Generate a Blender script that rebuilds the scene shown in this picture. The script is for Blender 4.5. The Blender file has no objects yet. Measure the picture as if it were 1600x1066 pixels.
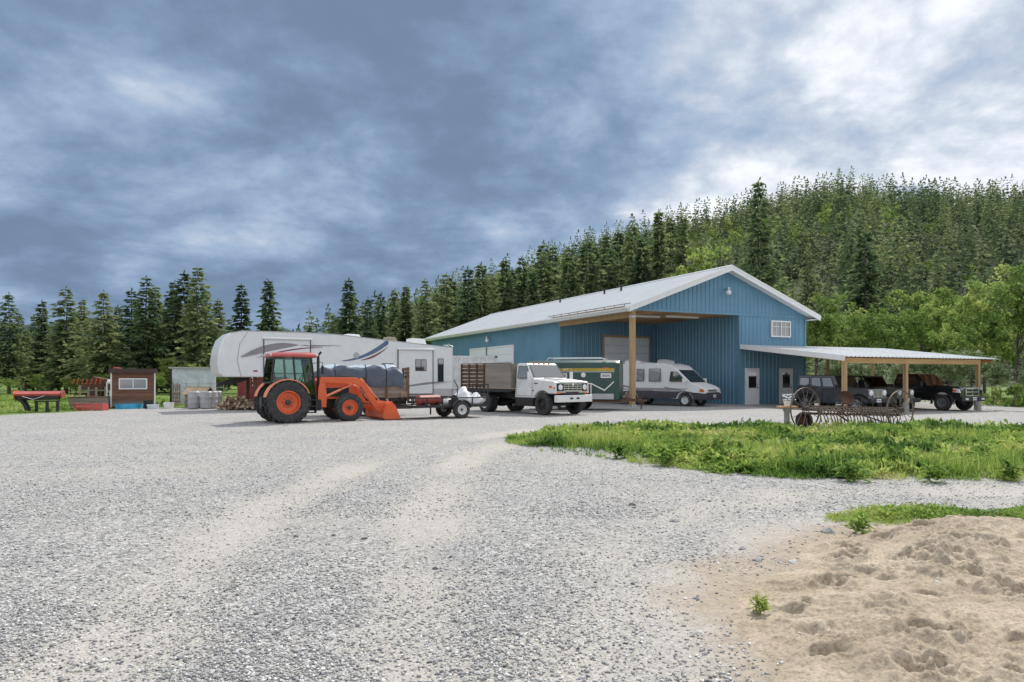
import bpy, bmesh, math, random
import numpy as np
from mathutils import Vector, Matrix
R = math.radians
SC = bpy.context.scene
COL = SC.collection
random.seed(7)
# ---------------------------------------------------------------- camera
cam_d = bpy.data.cameras.new('camera'); cam = bpy.data.objects.new('camera', cam_d); COL.objects.link(cam)
cam.location = (0, 0, 1.6); cam.rotation_euler = (R(90), 0, 0)
cam_d.sensor_width = 36; cam_d.lens = 24.75; cam_d.shift_y = 57/1600
cam_d.clip_start = .05; cam_d.clip_end = 20000
SC.camera = cam
# ---------------------------------------------------------------- sky
SUN = Vector((.45, .85, 1.04)).normalized()
SUN_EL = math.asin(SUN.z); SUN_AZ = math.atan2(SUN.x, SUN.y)
w = bpy.data.worlds.new('World'); SC.world = w; w.use_nodes = True
nt = w.node_tree; nt.nodes.clear()
def wn(t, **k):
    n = nt.nodes.new(t)
    for a, b in k.items(): setattr(n, a, b)
    return n
def wl(a, b): nt.links.new(a, b)
def wmath(op, a, b=None, c=None, clamp=False):
    n = wn('ShaderNodeMath', operation=op, use_clamp=clamp)
    for i, x in enumerate((a, b, c)):
        if x is None: continue
        if isinstance(x, (int, float)): n.inputs[i].default_value = x
        else: wl(x, n.inputs[i])
    return n.outputs[0]
sky = wn('ShaderNodeTexSky', sky_type='NISHITA', sun_disc=False, sun_elevation=SUN_EL, sun_rotation=SUN_AZ)
sky.air_density = 1.2; sky.dust_density = 1.5
tc = wn('ShaderNodeTexCoord')
sep = wn('ShaderNodeSeparateXYZ'); wl(tc.outputs['Generated'], sep.inputs[0])
zc = wmath('ADD', wmath('MAXIMUM', sep.outputs[2], 0.0), .30)
cx = wmath('DIVIDE', sep.outputs[0], zc); cy = wmath('DIVIDE', sep.outputs[1], zc)
comb = wn('ShaderNodeCombineXYZ'); wl(cx, comb.inputs[0]); wl(cy, comb.inputs[1])
def wnoise(scale, detail, rough, dist, off):
    m = wn('ShaderNodeMapping'); m.inputs['Location'].default_value = off; wl(comb.outputs[0], m.inputs[0])
    n = wn('ShaderNodeTexNoise'); n.inputs['Scale'].default_value = scale; n.inputs['Detail'].default_value = detail
    n.inputs['Roughness'].default_value = rough; n.inputs['Distortion'].default_value = dist
    wl(m.outputs[0], n.inputs['Vector']); return n.outputs[0]
n1 = wnoise(1.05, 9, .58, .22, (5.3, 2.2, 0))
n2 = wnoise(3.6, 10, .60, .22, (8.3, 4.4, 2.0))
n3 = wnoise(.3, 3, .5, 0, (1.3, 7.4, 5.0))
n4 = wnoise(1.6, 8, .55, .15, (2.9, 8.2, 4.0))     # billows
bil = wmath('MULTIPLY', wmath('ABSOLUTE', wmath('SUBTRACT', n4, .5)), 2.0)
# a dark storm cell hangs over the left of the valley, the rest is broken bright cloud
def lobe(d, lo, hi):
    dn = wn('ShaderNodeVectorMath', operation='DOT_PRODUCT'); wl(tc.outputs['Generated'], dn.inputs[0])
    dn.inputs[1].default_value = Vector(d).normalized()
    mr = wn('ShaderNodeMapRange', interpolation_type='SMOOTHSTEP'); mr.inputs['From Min'].default_value = lo; mr.inputs['From Max'].default_value = hi
    wl(dn.outputs['Value'], mr.inputs['Value']); return mr.outputs[0]
storm = lobe((-.42, .92, .24), .70, .99)
v = wmath('ADD', wmath('MULTIPLY', n1, .80), wmath('ADD', wmath('MULTIPLY', n2, .52), wmath('MULTIPLY', n3, .10)))
v = wmath('SUBTRACT', v, wmath('MULTIPLY', storm, .30))
v = wmath('ADD', v, wmath('MULTIPLY', wmath('SUBTRACT', bil, .18), .50)); v = wmath('ADD', v, .075); v = wmath('ADD', v, wmath('MULTIPLY', lobe((.36, .9, .56), .80, 1.0), .05))
ramp = wn('ShaderNodeValToRGB'); wl(v, ramp.inputs[0])
cr = ramp.color_ramp; cr.interpolation = 'B_SPLINE'
cr.elements[0].position = .36; cr.elements[0].color = (.12, .175, .265, 1)
cr.elements[1].position = .96; cr.elements[1].color = (.92, .92, .94, 1)
for p, c in ((.48, (.165, .24, .36)), (.58, (.25, .335, .46)), (.68, (.37, .43, .52)), (.78, (.64, .67, .72))):
    e = cr.elements.new(p); e.color = (*c, 1)
bgs = wn('ShaderNodeBackground'); bgs.inputs['Strength'].default_value = .06; wl(sky.outputs[0], bgs.inputs[0])
bgc = wn('ShaderNodeBackground'); bgc.inputs['Strength'].default_value = 1.0; wl(ramp.outputs[0], bgc.inputs[0])
gap = wn('ShaderNodeMapRange', interpolation_type='SMOOTHSTEP'); gap.inputs['From Min'].default_value = .40; gap.inputs['From Max'].default_value = .30
gap.inputs['To Min'].default_value = .0; gap.inputs['To Max'].default_value = .08
wl(n2, gap.inputs['Value'])
mx = wn('ShaderNodeMixShader'); wl(gap.outputs[0], mx.inputs[0]); wl(bgc.outputs[0], mx.inputs[1]); wl(bgs.outputs[0], mx.inputs[2])
wo = wn('ShaderNodeOutputWorld'); wl(mx.outputs[0], wo.inputs[0])
# ---------------------------------------------------------------- sun, exposure
sd = bpy.data.lights.new('sun', 'SUN'); sd.energy = 2.6; sd.angle = R(.6); sd.color = (1, .955, .88)
so = bpy.data.objects.new('sun', sd); COL.objects.link(so); so.rotation_euler = (-SUN).to_track_quat('-Z', 'Y').to_euler(); so.location = (20, 40, 60)
vs = SC.view_settings; vs.view_transform = 'Standard'; vs.look = 'None'; vs.gamma = 1; vs.use_curve_mapping = False; vs.exposure = .50
SC.render.engine = 'CYCLES'
# ---------------------------------------------------------------- helpers
def sm(x, a, b):
    t = np.clip((np.asarray(x, float)-a)/(b-a), 0, 1); return t*t*(3-2*t)
def hsh(i, j, s):
    h = np.sin(i*127.1+j*311.7+s*74.7)*43758.5453; return h-np.floor(h)
def vnoise(x, y, s=0):
    x = np.asarray(x, float); y = np.asarray(y, float)
    i = np.floor(x); j = np.floor(y); f = x-i; g = y-j; f = f*f*(3-2*f); g = g*g*(3-2*g)
    return (hsh(i, j, s)*(1-f)+hsh(i+1, j, s)*f)*(1-g)+(hsh(i, j+1, s)*(1-f)+hsh(i+1, j+1, s)*f)*g
def fbm(x, y, s=0, o=4):
    t = 0; a = .5
    for k in range(o): t = t+a*vnoise(x, y, s+k*3.3); x = np.asarray(x)*2.03; y = np.asarray(y)*2.03; a *= .5
    return t
BARN = (6.55, 38.3); BROT = math.atan2(.427, .904); BC, BS = math.cos(BROT), math.sin(BROT)
def gz(x, y):            # lie of the land
    rx = np.asarray(x, float)-BARN[0]; ry = np.asarray(y, float)-BARN[1]
    s = rx*BC+ry*BS; u = rx*BS-ry*BC
    return -.24*sm(s, 5, 10)*sm(u, .6, 5)*(1-sm(u, 9, 17))
def G(px, py, h=0):      # point of the yard seen at that spot of a 1600 px wide picture
    d = (1.6-h)*1100/(py-590); return Vector(((px-800)/1100*d, d, h))
MATS = {}
def nodes(name):
    m = bpy.data.materials.new(name); m.use_nodes = True; t = m.node_tree; b = t.nodes['Principled BSDF']; MATS[name] = m
    return m, t, b
def pm(name, col, rough=.5, metal=0, var=.18, scale=3.0, bump=0, bscale=40, coat=0, dirt=0, dcol=(.25, .21, .16), spec=.5):
    """painted / plain material with uneven tone, fine relief and blotchy dirt"""
    m, t, b = nodes(name); N = t.nodes; L = t.links
    tc = N.new('ShaderNodeTexCoord'); n = N.new('ShaderNodeTexNoise'); n.inputs['Scale'].default_value = scale; n.inputs['Detail'].default_value = 6
    L.new(tc.outputs['Object'], n.inputs['Vector'])
    r = N.new('ShaderNodeValToRGB'); L.new(n.outputs[0], r.inputs[0])
    r.color_ramp.elements[0].position = .3; r.color_ramp.elements[1].position = .7
    r.color_ramp.elements[0].color = (*[c*(1-var) for c in col], 1); r.color_ramp.elements[1].color = (*[min(1, c*(1+var*.6)) for c in col], 1)
    out = r.outputs[0]
    if dirt:
        n2 = N.new('ShaderNodeTexNoise'); n2.inputs['Scale'].default_value = scale*2.7; n2.inputs['Detail'].default_value = 9; n2.inputs['Roughness'].default_value = .7
        L.new(tc.outputs['Object'], n2.inputs['Vector'])
        mr = N.new('ShaderNodeMapRange'); mr.inputs[1].default_value = .5; mr.inputs[2].default_value = .72; mr.inputs[4].default_value = dirt
        L.new(n2.outputs[0], mr.inputs[0]); mx = N.new('ShaderNodeMix'); mx.data_type = 'RGBA'
        L.new(mr.outputs[0], mx.inputs[0]); L.new(out, mx.inputs[6]); mx.inputs[7].default_value = (*dcol, 1); out = mx.outputs[2]
    L.new(out, b.inputs['Base Color'])
    b.inputs['Roughness'].default_value = rough; b.inputs['Metallic'].default_value = metal; b.inputs['Specular IOR Level'].default_value = spec
    b.inputs['Coat Weight'].default_value = coat; b.inputs['Coat Roughness'].default_value = .06
    if bump:
        n3 = N.new('ShaderNodeTexNoise'); n3.inputs['Scale'].default_value = bscale; n3.inputs['Detail'].default_value = 4
        L.new(tc.outputs['Object'], n3.inputs['Vector']); bp = N.new('ShaderNodeBump'); bp.inputs['Strength'].default_value = bump; bp.inputs['Distance'].default_value = .02
        L.new(n3.outputs[0], bp.inputs['Height']); L.new(bp.outputs[0], b.inputs['Normal'])
    return m
def wood(name, col, dark, axis=0, scale=1.0, rough=.75):
    m, t, b = nodes(name); N = t.nodes; L = t.links
    tc = N.new('ShaderNodeTexCoord'); mp = N.new('ShaderNodeMapping'); s = [14*scale]*3; s[axis] = .9*scale; mp.inputs['Scale'].default_value = s
    L.new(tc.outputs['Object'], mp.inputs[0]); n = N.new('ShaderNodeTexNoise'); n.inputs['Scale'].default_value = 1.3; n.inputs['Detail'].default_value = 7; n.inputs['Distortion'].default_value = .4
    L.new(mp.outputs[0], n.inputs['Vector']); r = N.new('ShaderNodeValToRGB'); L.new(n.outputs[0], r.inputs[0])
    r.color_ramp.elements[0].position = .32; r.color_ramp.elements[1].position = .66; r.color_ramp.elements[0].color = (*dark, 1); r.color_ramp.elements[1].color = (*col, 1)
    oi = N.new('ShaderNodeObjectInfo'); hv = N.new('ShaderNodeHueSaturation'); mr = N.new('ShaderNodeMapRange'); mr.inputs[3].default_value = .75; mr.inputs[4].default_value = 1.2
    L.new(oi.outputs['Random'], mr.inputs[0]); L.new(mr.outputs[0], hv.inputs['Value']); L.new(r.outputs[0], hv.inputs['Color'])
    L.new(hv.outputs[0], b.inputs['Base Color']); b.inputs['Roughness'].default_value = rough
    bp = N.new('ShaderNodeBump'); bp.inputs['Strength'].default_value = .35; bp.inputs['Distance'].default_value = .01; L.new(n.outputs[0], bp.inputs['Height']); L.new(bp.outputs[0], b.inputs['Normal'])
    return m
def glass(name, tint, clear):
    m, t, b = nodes(name); N = t.nodes; L = t.links
    tr = N.new('ShaderNodeBsdfTransparent'); tr.inputs[0].default_value = (*tint, 1); gl = N.new('ShaderNodeBsdfGlossy'); gl.inputs['Roughness'].default_value = .02
    lw = N.new('ShaderNodeFresnel'); lw.inputs[0].default_value = 1.5; ad = N.new('ShaderNodeMath'); ad.operation = 'ADD'; ad.inputs[1].default_value = clear; L.new(lw.outputs[0], ad.inputs[0])
    mx = N.new('ShaderNodeMixShader'); L.new(ad.outputs[0], mx.inputs[0]); L.new(tr.outputs[0], mx.inputs[1]); L.new(gl.outputs[0], mx.inputs[2])
    L.new(mx.outputs[0], N['Material Output'].inputs[0]); return m
class MB:
    def __init__(s): s.v = []; s.f = []
    def add(s, vs, fs):
        o = len(s.v); s.v += [tuple(map(float, v)) for v in vs]; s.f += [tuple(i+o for i in f) for f in fs]; return s
    def box(s, x0, x1, y0, y1, z0, z1):
        return s.add([(x0,y0,z0),(x1,y0,z0),(x1,y1,z0),(x0,y1,z0),(x0,y0,z1),(x1,y0,z1),(x1,y1,z1),(x0,y1,z1)],
                     [(0,3,2,1),(4,5,6,7),(0,1,5,4),(1,2,6,5),(2,3,7,6),(3,0,4,7)])
    def bar(s, p, q, w, h, up=(0,0,1)):
        p = Vector(p); q = Vector(q); d = (q-p).normalized(); a = d.cross(Vector(up))
        if a.length < 1e-4: a = d.cross(Vector((1,0,0)))
        a.normalize(); b = a.cross(d); a *= w/2; b *= h/2
        return s.add([p-a-b,p+a-b,p+a+b,p-a+b,q-a-b,q+a-b,q+a+b,q-a+b], [(0,3,2,1),(4,5,6,7),(0,1,5,4),(1,2,6,5),(2,3,7,6),(3,0,4,7)])
    def prism(s, pts, a, b, ax='y'):
        n = len(pts); f = {'y': lambda p, t: (p[0], t, p[1]), 'x': lambda p, t: (t, p[0], p[1]), 'z': lambda p, t: (p[0], p[1], t)}[ax]
        return s.add([f(p, a) for p in pts]+[f(p, b) for p in pts],
                     [tuple(range(n)), tuple(range(2*n-1, n-1, -1))]+[(i, (i+1) % n, n+(i+1) % n, n+i) for i in range(n)])
    def loft(s, rings, cap=True, close=True):
        n = len(rings[0]); vs = [p for r in rings for p in r]; fs = []
        for k in range(len(rings)-1):
            for i in range(n if close else n-1): fs.append((k*n+i, k*n+(i+1) % n, (k+1)*n+(i+1) % n, (k+1)*n+i))
        if cap: fs += [tuple(range(n-1, -1, -1)), tuple((len(rings)-1)*n+i for i in range(n))]
        return s.add(vs, fs)
    def tube(s, pts, r, n=8, cap=True):
        pts = [Vector(p) for p in pts]; rings = []
        for i, p in enumerate(pts):
            d = (pts[min(i+1, len(pts)-1)]-pts[max(i-1, 0)]).normalized()
            a = d.cross(Vector((0,0,1)) if abs(d.z) < .95 else Vector((1,0,0))).normalized(); b = d.cross(a)
            rr = r[i] if isinstance(r, (list, tuple)) else r
            rings.append([p+a*rr*math.cos(2*math.pi*k/n)+b*rr*math.sin(2*math.pi*k/n) for k in range(n)])
        return s.loft(rings, cap)
    def lathe(s, prof, n=24, c=(0,0,0), ax='y', cap=False, closed=False):
        rings = []
        for r, h in prof:
            ring = []
            for k in range(n):
                a = 2*math.pi*k/n; u, v = r*math.cos(a), r*math.sin(a)
                p = (u, h, v) if ax == 'y' else ((u, v, h) if ax == 'z' else (h, u, v))
                ring.append((p[0]+c[0], p[1]+c[1], p[2]+c[2]))
            rings.append(ring)
        if closed: rings.append(rings[0])
        return s.loft(rings, cap)
    def face(s, q, u0, u1, v0, v1, off=.004, t=.012):
        """a thin plate on the quad q (A B C D), between the given fractions, standing off it"""
        A, B, C, D = [Vector(p) for p in q]; n = (B-A).cross(D-A).normalized()
        def P(u, v): return (A*(1-u)+B*u)*(1-v)+(D*(1-u)+C*u)*v
        c = [P(u0,v0),P(u1,v0),P(u1,v1),P(u0,v1)]
        return s.add([p+n*off for p in c]+[p+n*(off+t) for p in c], [(0,3,2,1),(4,5,6,7),(0,1,5,4),(1,2,6,5),(2,3,7,6),(3,0,4,7)])
    def build(s, name, mat, parent=None, smooth=None, bevel=0, seg=2, loc=None, rot=None):
        me = bpy.data.meshes.new(name); me.from_pydata(s.v, [], s.f)
        bm = bmesh.new(); bm.from_mesh(me); bmesh.ops.recalc_face_normals(bm, faces=bm.faces); bm.to_mesh(me); bm.free()
        if smooth: 
            me.shade_smooth(); me.set_sharp_from_angle(angle=R(smooth))
        me.materials.append(MATS[mat]); o = bpy.data.objects.new(name, me); COL.objects.link(o)
        if parent: o.parent = parent
        if loc is not None: o.location = loc
        if rot is not None: o.rotation_euler = rot
        if bevel:
            b = o.modifiers.new('bevel', 'BEVEL'); b.width = bevel; b.segments = seg; b.limit_method = 'ANGLE'; b.angle_limit = R(35)
        return o
def inst(name, me, parent=None, loc=(0,0,0), rot=(0,0,0), scale=None):
    o = bpy.data.objects.new(name, me); COL.objects.link(o); o.parent = parent; o.location = loc; o.rotation_euler = rot
    if scale is not None: o.scale = scale if hasattr(scale, '__len__') else (scale,)*3
    return o
def tag(o, label, cat=None, group=None, kind=None):
    if label: o['label'] = label
    if cat: o['category'] = cat
    if group: o['group'] = group
    if kind: o['kind'] = kind
    return o
def thing(name, label, cat, loc=(0,0,0), rz=0, group=None, ground=True):
    o = bpy.data.objects.new(name, None); COL.objects.link(o); o.empty_display_size = .3
    x, y = loc[0], loc[1]; z = (loc[2] if len(loc) > 2 else 0)+(float(gz(x, y)) if ground else 0)
    o.location = (x, y, z); o.rotation_euler = (0, 0, rz); return tag(o, label, cat, group)
def arrays(name, V, F, mat, attrs=None, smooth=False):
    V = np.asarray(V, np.float32); F = np.asarray(F, np.int32); k = F.shape[1]
    me = bpy.data.meshes.new(name); me.vertices.add(len(V)); me.vertices.foreach_set('co', V.ravel())
    me.loops.add(F.size); me.loops.foreach_set('vertex_index', F.ravel())
    me.polygons.add(len(F)); me.polygons.foreach_set('loop_start', np.arange(0, F.size, k, dtype=np.int32))
    if attrs:
        for an, av in attrs.items():
            a = me.attributes.new(an, 'FLOAT', 'POINT'); a.data.foreach_set('value', np.asarray(av, np.float32))
    me.update(calc_edges=True); me.validate()
    if smooth: me.shade_smooth()
    me.materials.append(MATS[mat]); return me
def text(parent, name, s, size, mat, loc, rot, ext=.004, sx=1):
    cu = bpy.data.curves.new('t', 'FONT'); cu.body = s; cu.size = size; cu.extrude = ext; cu.align_x = 'CENTER'; cu.align_y = 'CENTER'
    o = bpy.data.objects.new('t', cu); COL.objects.link(o); dg = bpy.context.evaluated_depsgraph_get()
    me = bpy.data.meshes.new_from_object(o.evaluated_get(dg)); bpy.data.objects.remove(o); bpy.data.curves.remove(cu)
    me.name = name; me.materials.clear(); me.materials.append(MATS[mat]); return inst(name, me, parent, loc, rot, (sx, 1, 1))
_wc = {}
def wheel(parent, x, y, r, w, rr, rim='rim_steel', tyre='rubber', lugs=0, spokes=0, side=None, hub='hub_dark', wall=None):
    """one wheel: hub, with tyre and rim as its pieces; its outer face looks to the side it stands on"""
    side = side or (1 if y > 0 else -1); key = (r, w, rr, rim, tyre, lugs, spokes, hub)
    if key not in _wc:
        t = MB(); d = r-rr; n = 40
        t.lathe([(rr,-.40*w),(rr+.12*d,-.47*w),(rr+.5*d,-.5*w),(r-.2*d,-.47*w),(r-.05*d,-.40*w),(r,-.28*w),(r,.28*w),(r-.05*d,.40*w),(r-.2*d,.47*w),(rr+.5*d,.5*w),(rr+.12*d,.47*w),(rr,.40*w)], n, closed=True)
        if lugs:
            hgt = .075 if r > .6 else .04
            for k in range(lugs):
                for sgn in (-1, 1):
                    a0 = 2*math.pi*(k+(.5 if sgn > 0 else 0))/lugs; rings = []
                    for f in (0.0, .35, .7, 1.0):
                        a = a0+f*.30*(1.3 if r < .6 else 1); h = sgn*f*.5*w-sgn*.01; rb = r-.01-(.05*d*4 if f == 1 else 0)
                        da = .030/r*1.1; ring = []
                        for (aa, rad) in ((a-da, rb-.02), (a+da, rb-.02), (a+da*.7, rb+hgt), (a-da*.7, rb+hgt)):
                            ring.append((rad*math.cos(aa), h, rad*math.sin(aa)))
                        rings.append(ring)
                    t.loft(rings)
        else:      # tread blocks
            nb = 36
            for k in range(nb):
                for hh in (-.27, -.09, .09, .27):
                    a = 2*math.pi*(k+(.5 if abs(hh) < .2 else 0))/nb; da = .065; ring = []
                    for rad in (r-.008, r+.008):
                        ring.append([(rad*math.cos(aa), h2, rad*math.sin(aa)) for aa, h2 in ((a-da, hh*w-.075*w), (a+da, hh*w-.075*w), (a+da, hh*w+.075*w), (a-da, hh*w+.075*w))])
                    t.loft(ring)
        m = MB(); m.lathe([(rr,-.40*w),(rr*1.03,.44*w),(rr*.95,.45*w),(rr*.90,.36*w),(rr*.84,.14*w),(rr*.45,.10*w),(rr*.40,.16*w),(rr*.30,.17*w),(0.001,.17*w)], 32)
        if spokes:
            for k in range(spokes):
                a = 2*math.pi*k/spokes; m.bar((.2*rr*math.cos(a), .3*w, .2*rr*math.sin(a)), (.96*rr*math.cos(a), .40*w, .96*rr*math.sin(a)), .16*rr*2.2 if spokes < 7 else .2*rr, .04, up=(0,1,0))
        hbm = MB(); hbm.lathe([(.26*rr,.12*w),(.26*rr,.26*w),(.2*rr,.32*w),(.001,.33*w)], 16)
        for k in range(8):
            a = 2*math.pi*k/8; c = (.42*rr*math.cos(a), 0, .42*rr*math.sin(a)); hbm.lathe([(.045*rr,.1*w),(.045*rr,.2*w),(.001,.2*w)], 6, c)
        O = [q.build('x', mt, smooth=s) for q, mt, s in ((hbm, hub, 40), (t, tyre, 35), (m, rim, 35))]
        _wc[key] = [o.data for o in O]
        for o, nm in zip(O, ('wheel', 'tyre', 'rim')): o.data.name = nm; bpy.data.objects.remove(o)
    h, t, m = _wc[key]; ph = random.random()*6
    o = inst('wheel', h, parent, (x, y, r), (0, 0, 0 if side > 0 else math.pi))
    inst('tyre', t, o, rot=(0, ph, 0)); inst('rim', m, o, rot=(0, ph, 0)); return o
def arc(cx, cz, r, a0, a1, n=9):
    return [(cx+r*math.cos(R(a0+(a1-a0)*k/(n-1))), cz+r*math.sin(R(a0+(a1-a0)*k/(n-1)))) for k in range(n)]
# ---------------------------------------------------------------- materials
pm('rubber', (.040,.040,.041), .85, bump=.4, bscale=60, dirt=.5, dcol=(.16,.15,.13))
pm('rim_steel', (.42,.42,.42), .4, .6, dirt=.4); pm('hub_dark', (.06,.06,.06), .5, .4, dirt=.3)
pm('rim_white', (.7,.7,.69), .45, dirt=.4); pm('rim_black', (.02,.02,.022), .35, .3); pm('rim_alloy', (.5,.5,.52), .28, .9)
pm('orange', (.70,.105,.022), .42, coat=.3, dirt=.35, dcol=(.42,.17,.08), var=.12); pm('orange_pale', (.78,.25,.13), .5, dirt=.3, dcol=(.6,.4,.3))
pm('red_roof', (.48,.09,.075), .42, coat=.2, var=.2, dirt=.3, dcol=(.5,.22,.18)); pm('red_old', (.30,.06,.045), .55, dirt=.6, dcol=(.2,.09,.05)); pm('rust', (.13,.065,.042), .9, bump=.5, dirt=.7, dcol=(.09,.05,.035), var=.4)
pm('rust_pale', (.22,.165,.13), .85, bump=.4, dirt=.6, dcol=(.12,.07,.05), var=.35); pm('iron', (.075,.06,.05), .7, .3, bump=.3, dirt=.7, dcol=(.17,.09,.055), var=.3)
pm('black', (.014,.014,.015), .45, dirt=.3, dcol=(.07,.065,.06)); pm('black_plastic', (.02,.02,.021), .6, bump=.2, bscale=200); pm('dark_steel', (.035,.035,.037), .5, .4, dirt=.5, dcol=(.12,.09,.07))
pm('white_paint', (.74,.74,.73), .35, coat=.25, var=.06, dirt=.35, dcol=(.50,.47,.42)); pm('white_rv', (.76,.77,.77), .35, coat=.25, var=.05, dirt=.2, dcol=(.58,.57,.54)); pm('white_trim', (.80,.80,.79), .45, var=.05, dirt=.15, dcol=(.6,.58,.54))
pm('grey_decal', (.27,.25,.26), .45, var=.1); pm('blue_decal', (.10,.16,.27), .45, var=.1); pm('maroon_decal', (.20,.05,.06), .45, var=.1); pm('pale_grey', (.45,.45,.45), .5, var=.1)
pm('car_glass', (.026,.031,.034), .05, spec=.9, var=0); MATS['car_glass'].node_tree.nodes['Principled BSDF'].inputs['IOR'].default_value = 2.1; glass('clear_glass', (.72,.84,.80), .03); glass('screen_glass', (.42,.50,.50), .06)
pm('chrome', (.75,.75,.76), .12, 1, var=.05); pm('lamp_glass', (.75,.77,.8), .1, var=.05, coat=1); pm('amber', (.75,.18,.02), .2, coat=.5); pm('red_lamp', (.4,.02,.02), .2, coat=.5)
pm('jeep_paint', (.075,.082,.090), .28, .3, coat=1, var=.08); pm('ram_paint', (.016,.016,.019), .22, .1, coat=1, var=.05); pm('army_paint', (.13,.155,.13), .45, coat=.4, dirt=.4)
pm('green_paint', (.008,.050,.036), .38, coat=.15, var=.2, dirt=.3, dcol=(.05,.10,.08)); pm('yellow', (.72,.46,.03), .45, dirt=.3); pm('cladding', (.05,.045,.058), .5, dirt=.3, dcol=(.12,.11,.11))
pm('siding', (.135,.285,.400), .42, .15, var=.12, scale=.7, dirt=.28, dcol=(.19,.29,.36)); pm('roof_metal', (.66,.68,.69), .38, .25, var=.06, scale=.6, dirt=.2, dcol=(.5,.5,.5))
pm('door_white', (.80,.82,.84), .45, var=.05); pm('concrete', (.38,.37,.35), .9, bump=.4, bscale=30, dirt=.4); pm('galv', (.52,.53,.54), .35, .7, dirt=.3)
wood('ply', (.56,.33,.15), (.40,.21,.085), 1, .35); wood('timber', (.52,.355,.19), (.36,.225,.105), 2, .6); wood('beam', (.58,.375,.17), (.44,.265,.105), 0, .6)
wood('old_board', (.20,.125,.075), (.085,.05,.032), 0); wood('grey_board', (.34,.29,.23), (.19,.155,.12), 0); wood('ply_grey', (.33,.30,.26), (.22,.195,.165), 0, .3); wood('coop_board', (.25,.12,.07), (.14,.062,.036), 0)
pm('tarp', (.085,.11,.15), .5, bump=.6, bscale=5, var=.3, dirt=.2, dcol=(.2,.24,.28)); pm('tarp_light', (.48,.55,.62), .42, bump=.5, bscale=5, var=.15)
pm('bag_white', (.78,.79,.80), .6, bump=.5, bscale=9, var=.08); pm('container_red', (.26,.05,.04), .55, dirt=.5, dcol=(.13,.05,.035)); pm('container_white', (.68,.69,.69), .5, dirt=.3, dcol=(.4,.28,.2))
pm('pale_blue', (.64,.71,.76), .5, dirt=.3); pm('pool_blue', (.06,.42,.68), .4); pm('drum', (.42,.42,.43), .45, var=.1, dirt=.3); pm('shingle', (.36,.27,.18), .9, bump=.6, bscale=25, var=.3); pm('coop_roof', (.075,.045,.04), .8, bump=.4)
pm('bark', (.12,.09,.07), .95, bump=.8, bscale=12, var=.4, scale=5); pm('log_end', (.66,.50,.33), .9, var=.25, scale=8); pm('log_bark', (.34,.24,.16), .95, bump=.6, var=.4)
pm('plate', (.75,.76,.78), .4, var=.03); pm('ink', (.02,.03,.10), .5, var=0); pm('rock', (.42,.42,.42), .9, bump=.6, bscale=20, var=.4, scale=6); pm('rock_white', (.72,.71,.69), .85, bump=.5, bscale=20, var=.2); pm('rock_dark', (.17,.17,.18), .9, bump=.6, bscale=20, var=.4)
pm('seat_cloth', (.03,.03,.03), .9); pm('tube_light', (.85,.85,.83), .4, var=.02)
# ================================================================ GROUND
def inpoly(x, y, P):
    x = np.asarray(x, float); y = np.asarray(y, float); r = np.zeros(x.shape, bool); n = len(P); j = n-1
    for i in range(n):
        xi, yi = P[i]; xj, yj = P[j]
        c = ((yi > y) != (yj > y)) & (x < (xj-xi)*(y-yi)/(yj-yi+1e-12)+xi); r ^= c; j = i
    return r
def pdist(x, y, P, closed=False):
    x = np.asarray(x, float); y = np.asarray(y, float); d = np.full(x.shape, 1e9); n = len(P)
    for i in range(n if closed else n-1):
        ax, ay = P[i]; bx, by = P[(i+1) % n]; dx, dy = bx-ax, by-ay
        t = np.clip(((x-ax)*dx+(y-ay)*dy)/(dx*dx+dy*dy), 0, 1); d = np.minimum(d, np.hypot(x-ax-t*dx, y-ay-t*dy))
    return d
ISLAND = [(-.15,17.6),(.5,16.0),(1.31,14.4),(2.3,12.75),(3.6,11.4),(5.4,10.9),(7.9,10.9),(12,10.6),(17,12),(19,20),(16.4,22.4),(10.3,22.5),(4.1,22.5),(.9,21.4),(.1,19.4)]
STRIP = [(3.45,7.75),(4.0,7.55),(5.2,7.7),(9,7.2),(9.5,8.4),(6.5,8.75),(4.5,8.6),(3.6,8.2)]
SAND = [(1.15,2.2),(1.30,3.7),(1.45,4.5),(1.62,5.1),(1.75,5.6),(2.25,5.95),(2.6,6.5),(3.2,7.1),(3.9,7.55),(5.2,7.6),(9.5,7.0),(10,2)]
TRACKS = [[(-1.9,2),(-2.4,4.3),(-2.75,6.1),(-2.9,8.4),(-2.85,11.3),(-2.2,15.3),(-.9,19),(1.2,22.5),(5,26)],
          [(-.35,2),(-.6,3.9),(-.85,5.7),(-1.0,8.4),(-1.0,11.5),(-.6,15.2),(.0,18),(1.6,21.6),(5,25)],
          [(.45,2),(.4,3.7),(.7,5.7),(1.3,7.2),(2.2,8.6),(4,9.7),(8,10),(14,9.7)]]
def packed(x, y):
    p = np.zeros(np.shape(x))
    for k, T in enumerate(TRACKS):
        d = pdist(x, y, T)+.9*(fbm(np.asarray(x)*.9, np.asarray(y)*.9, 5+k)-.5)
        p = np.maximum(p, (1-sm(d, .0, .9))*(.72, .74, .66)[k])
    c = pdist(x, y, TRACKS[0]); p = np.maximum(p, .30*sm(fbm(np.asarray(x)*.5, np.asarray(y)*.5, 11), .42, .62))
    ds = pdist(x, y, SAND, True); p = np.maximum(p, .85*(1-sm(ds, .1, 1.0+.5*vnoise(x, y, 3)))*(np.asarray(x) > .2))
    return np.clip(p*(.15+1.6*fbm(np.asarray(x)*.8, np.asarray(y)*.8, 8)), 0, 1)
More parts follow.
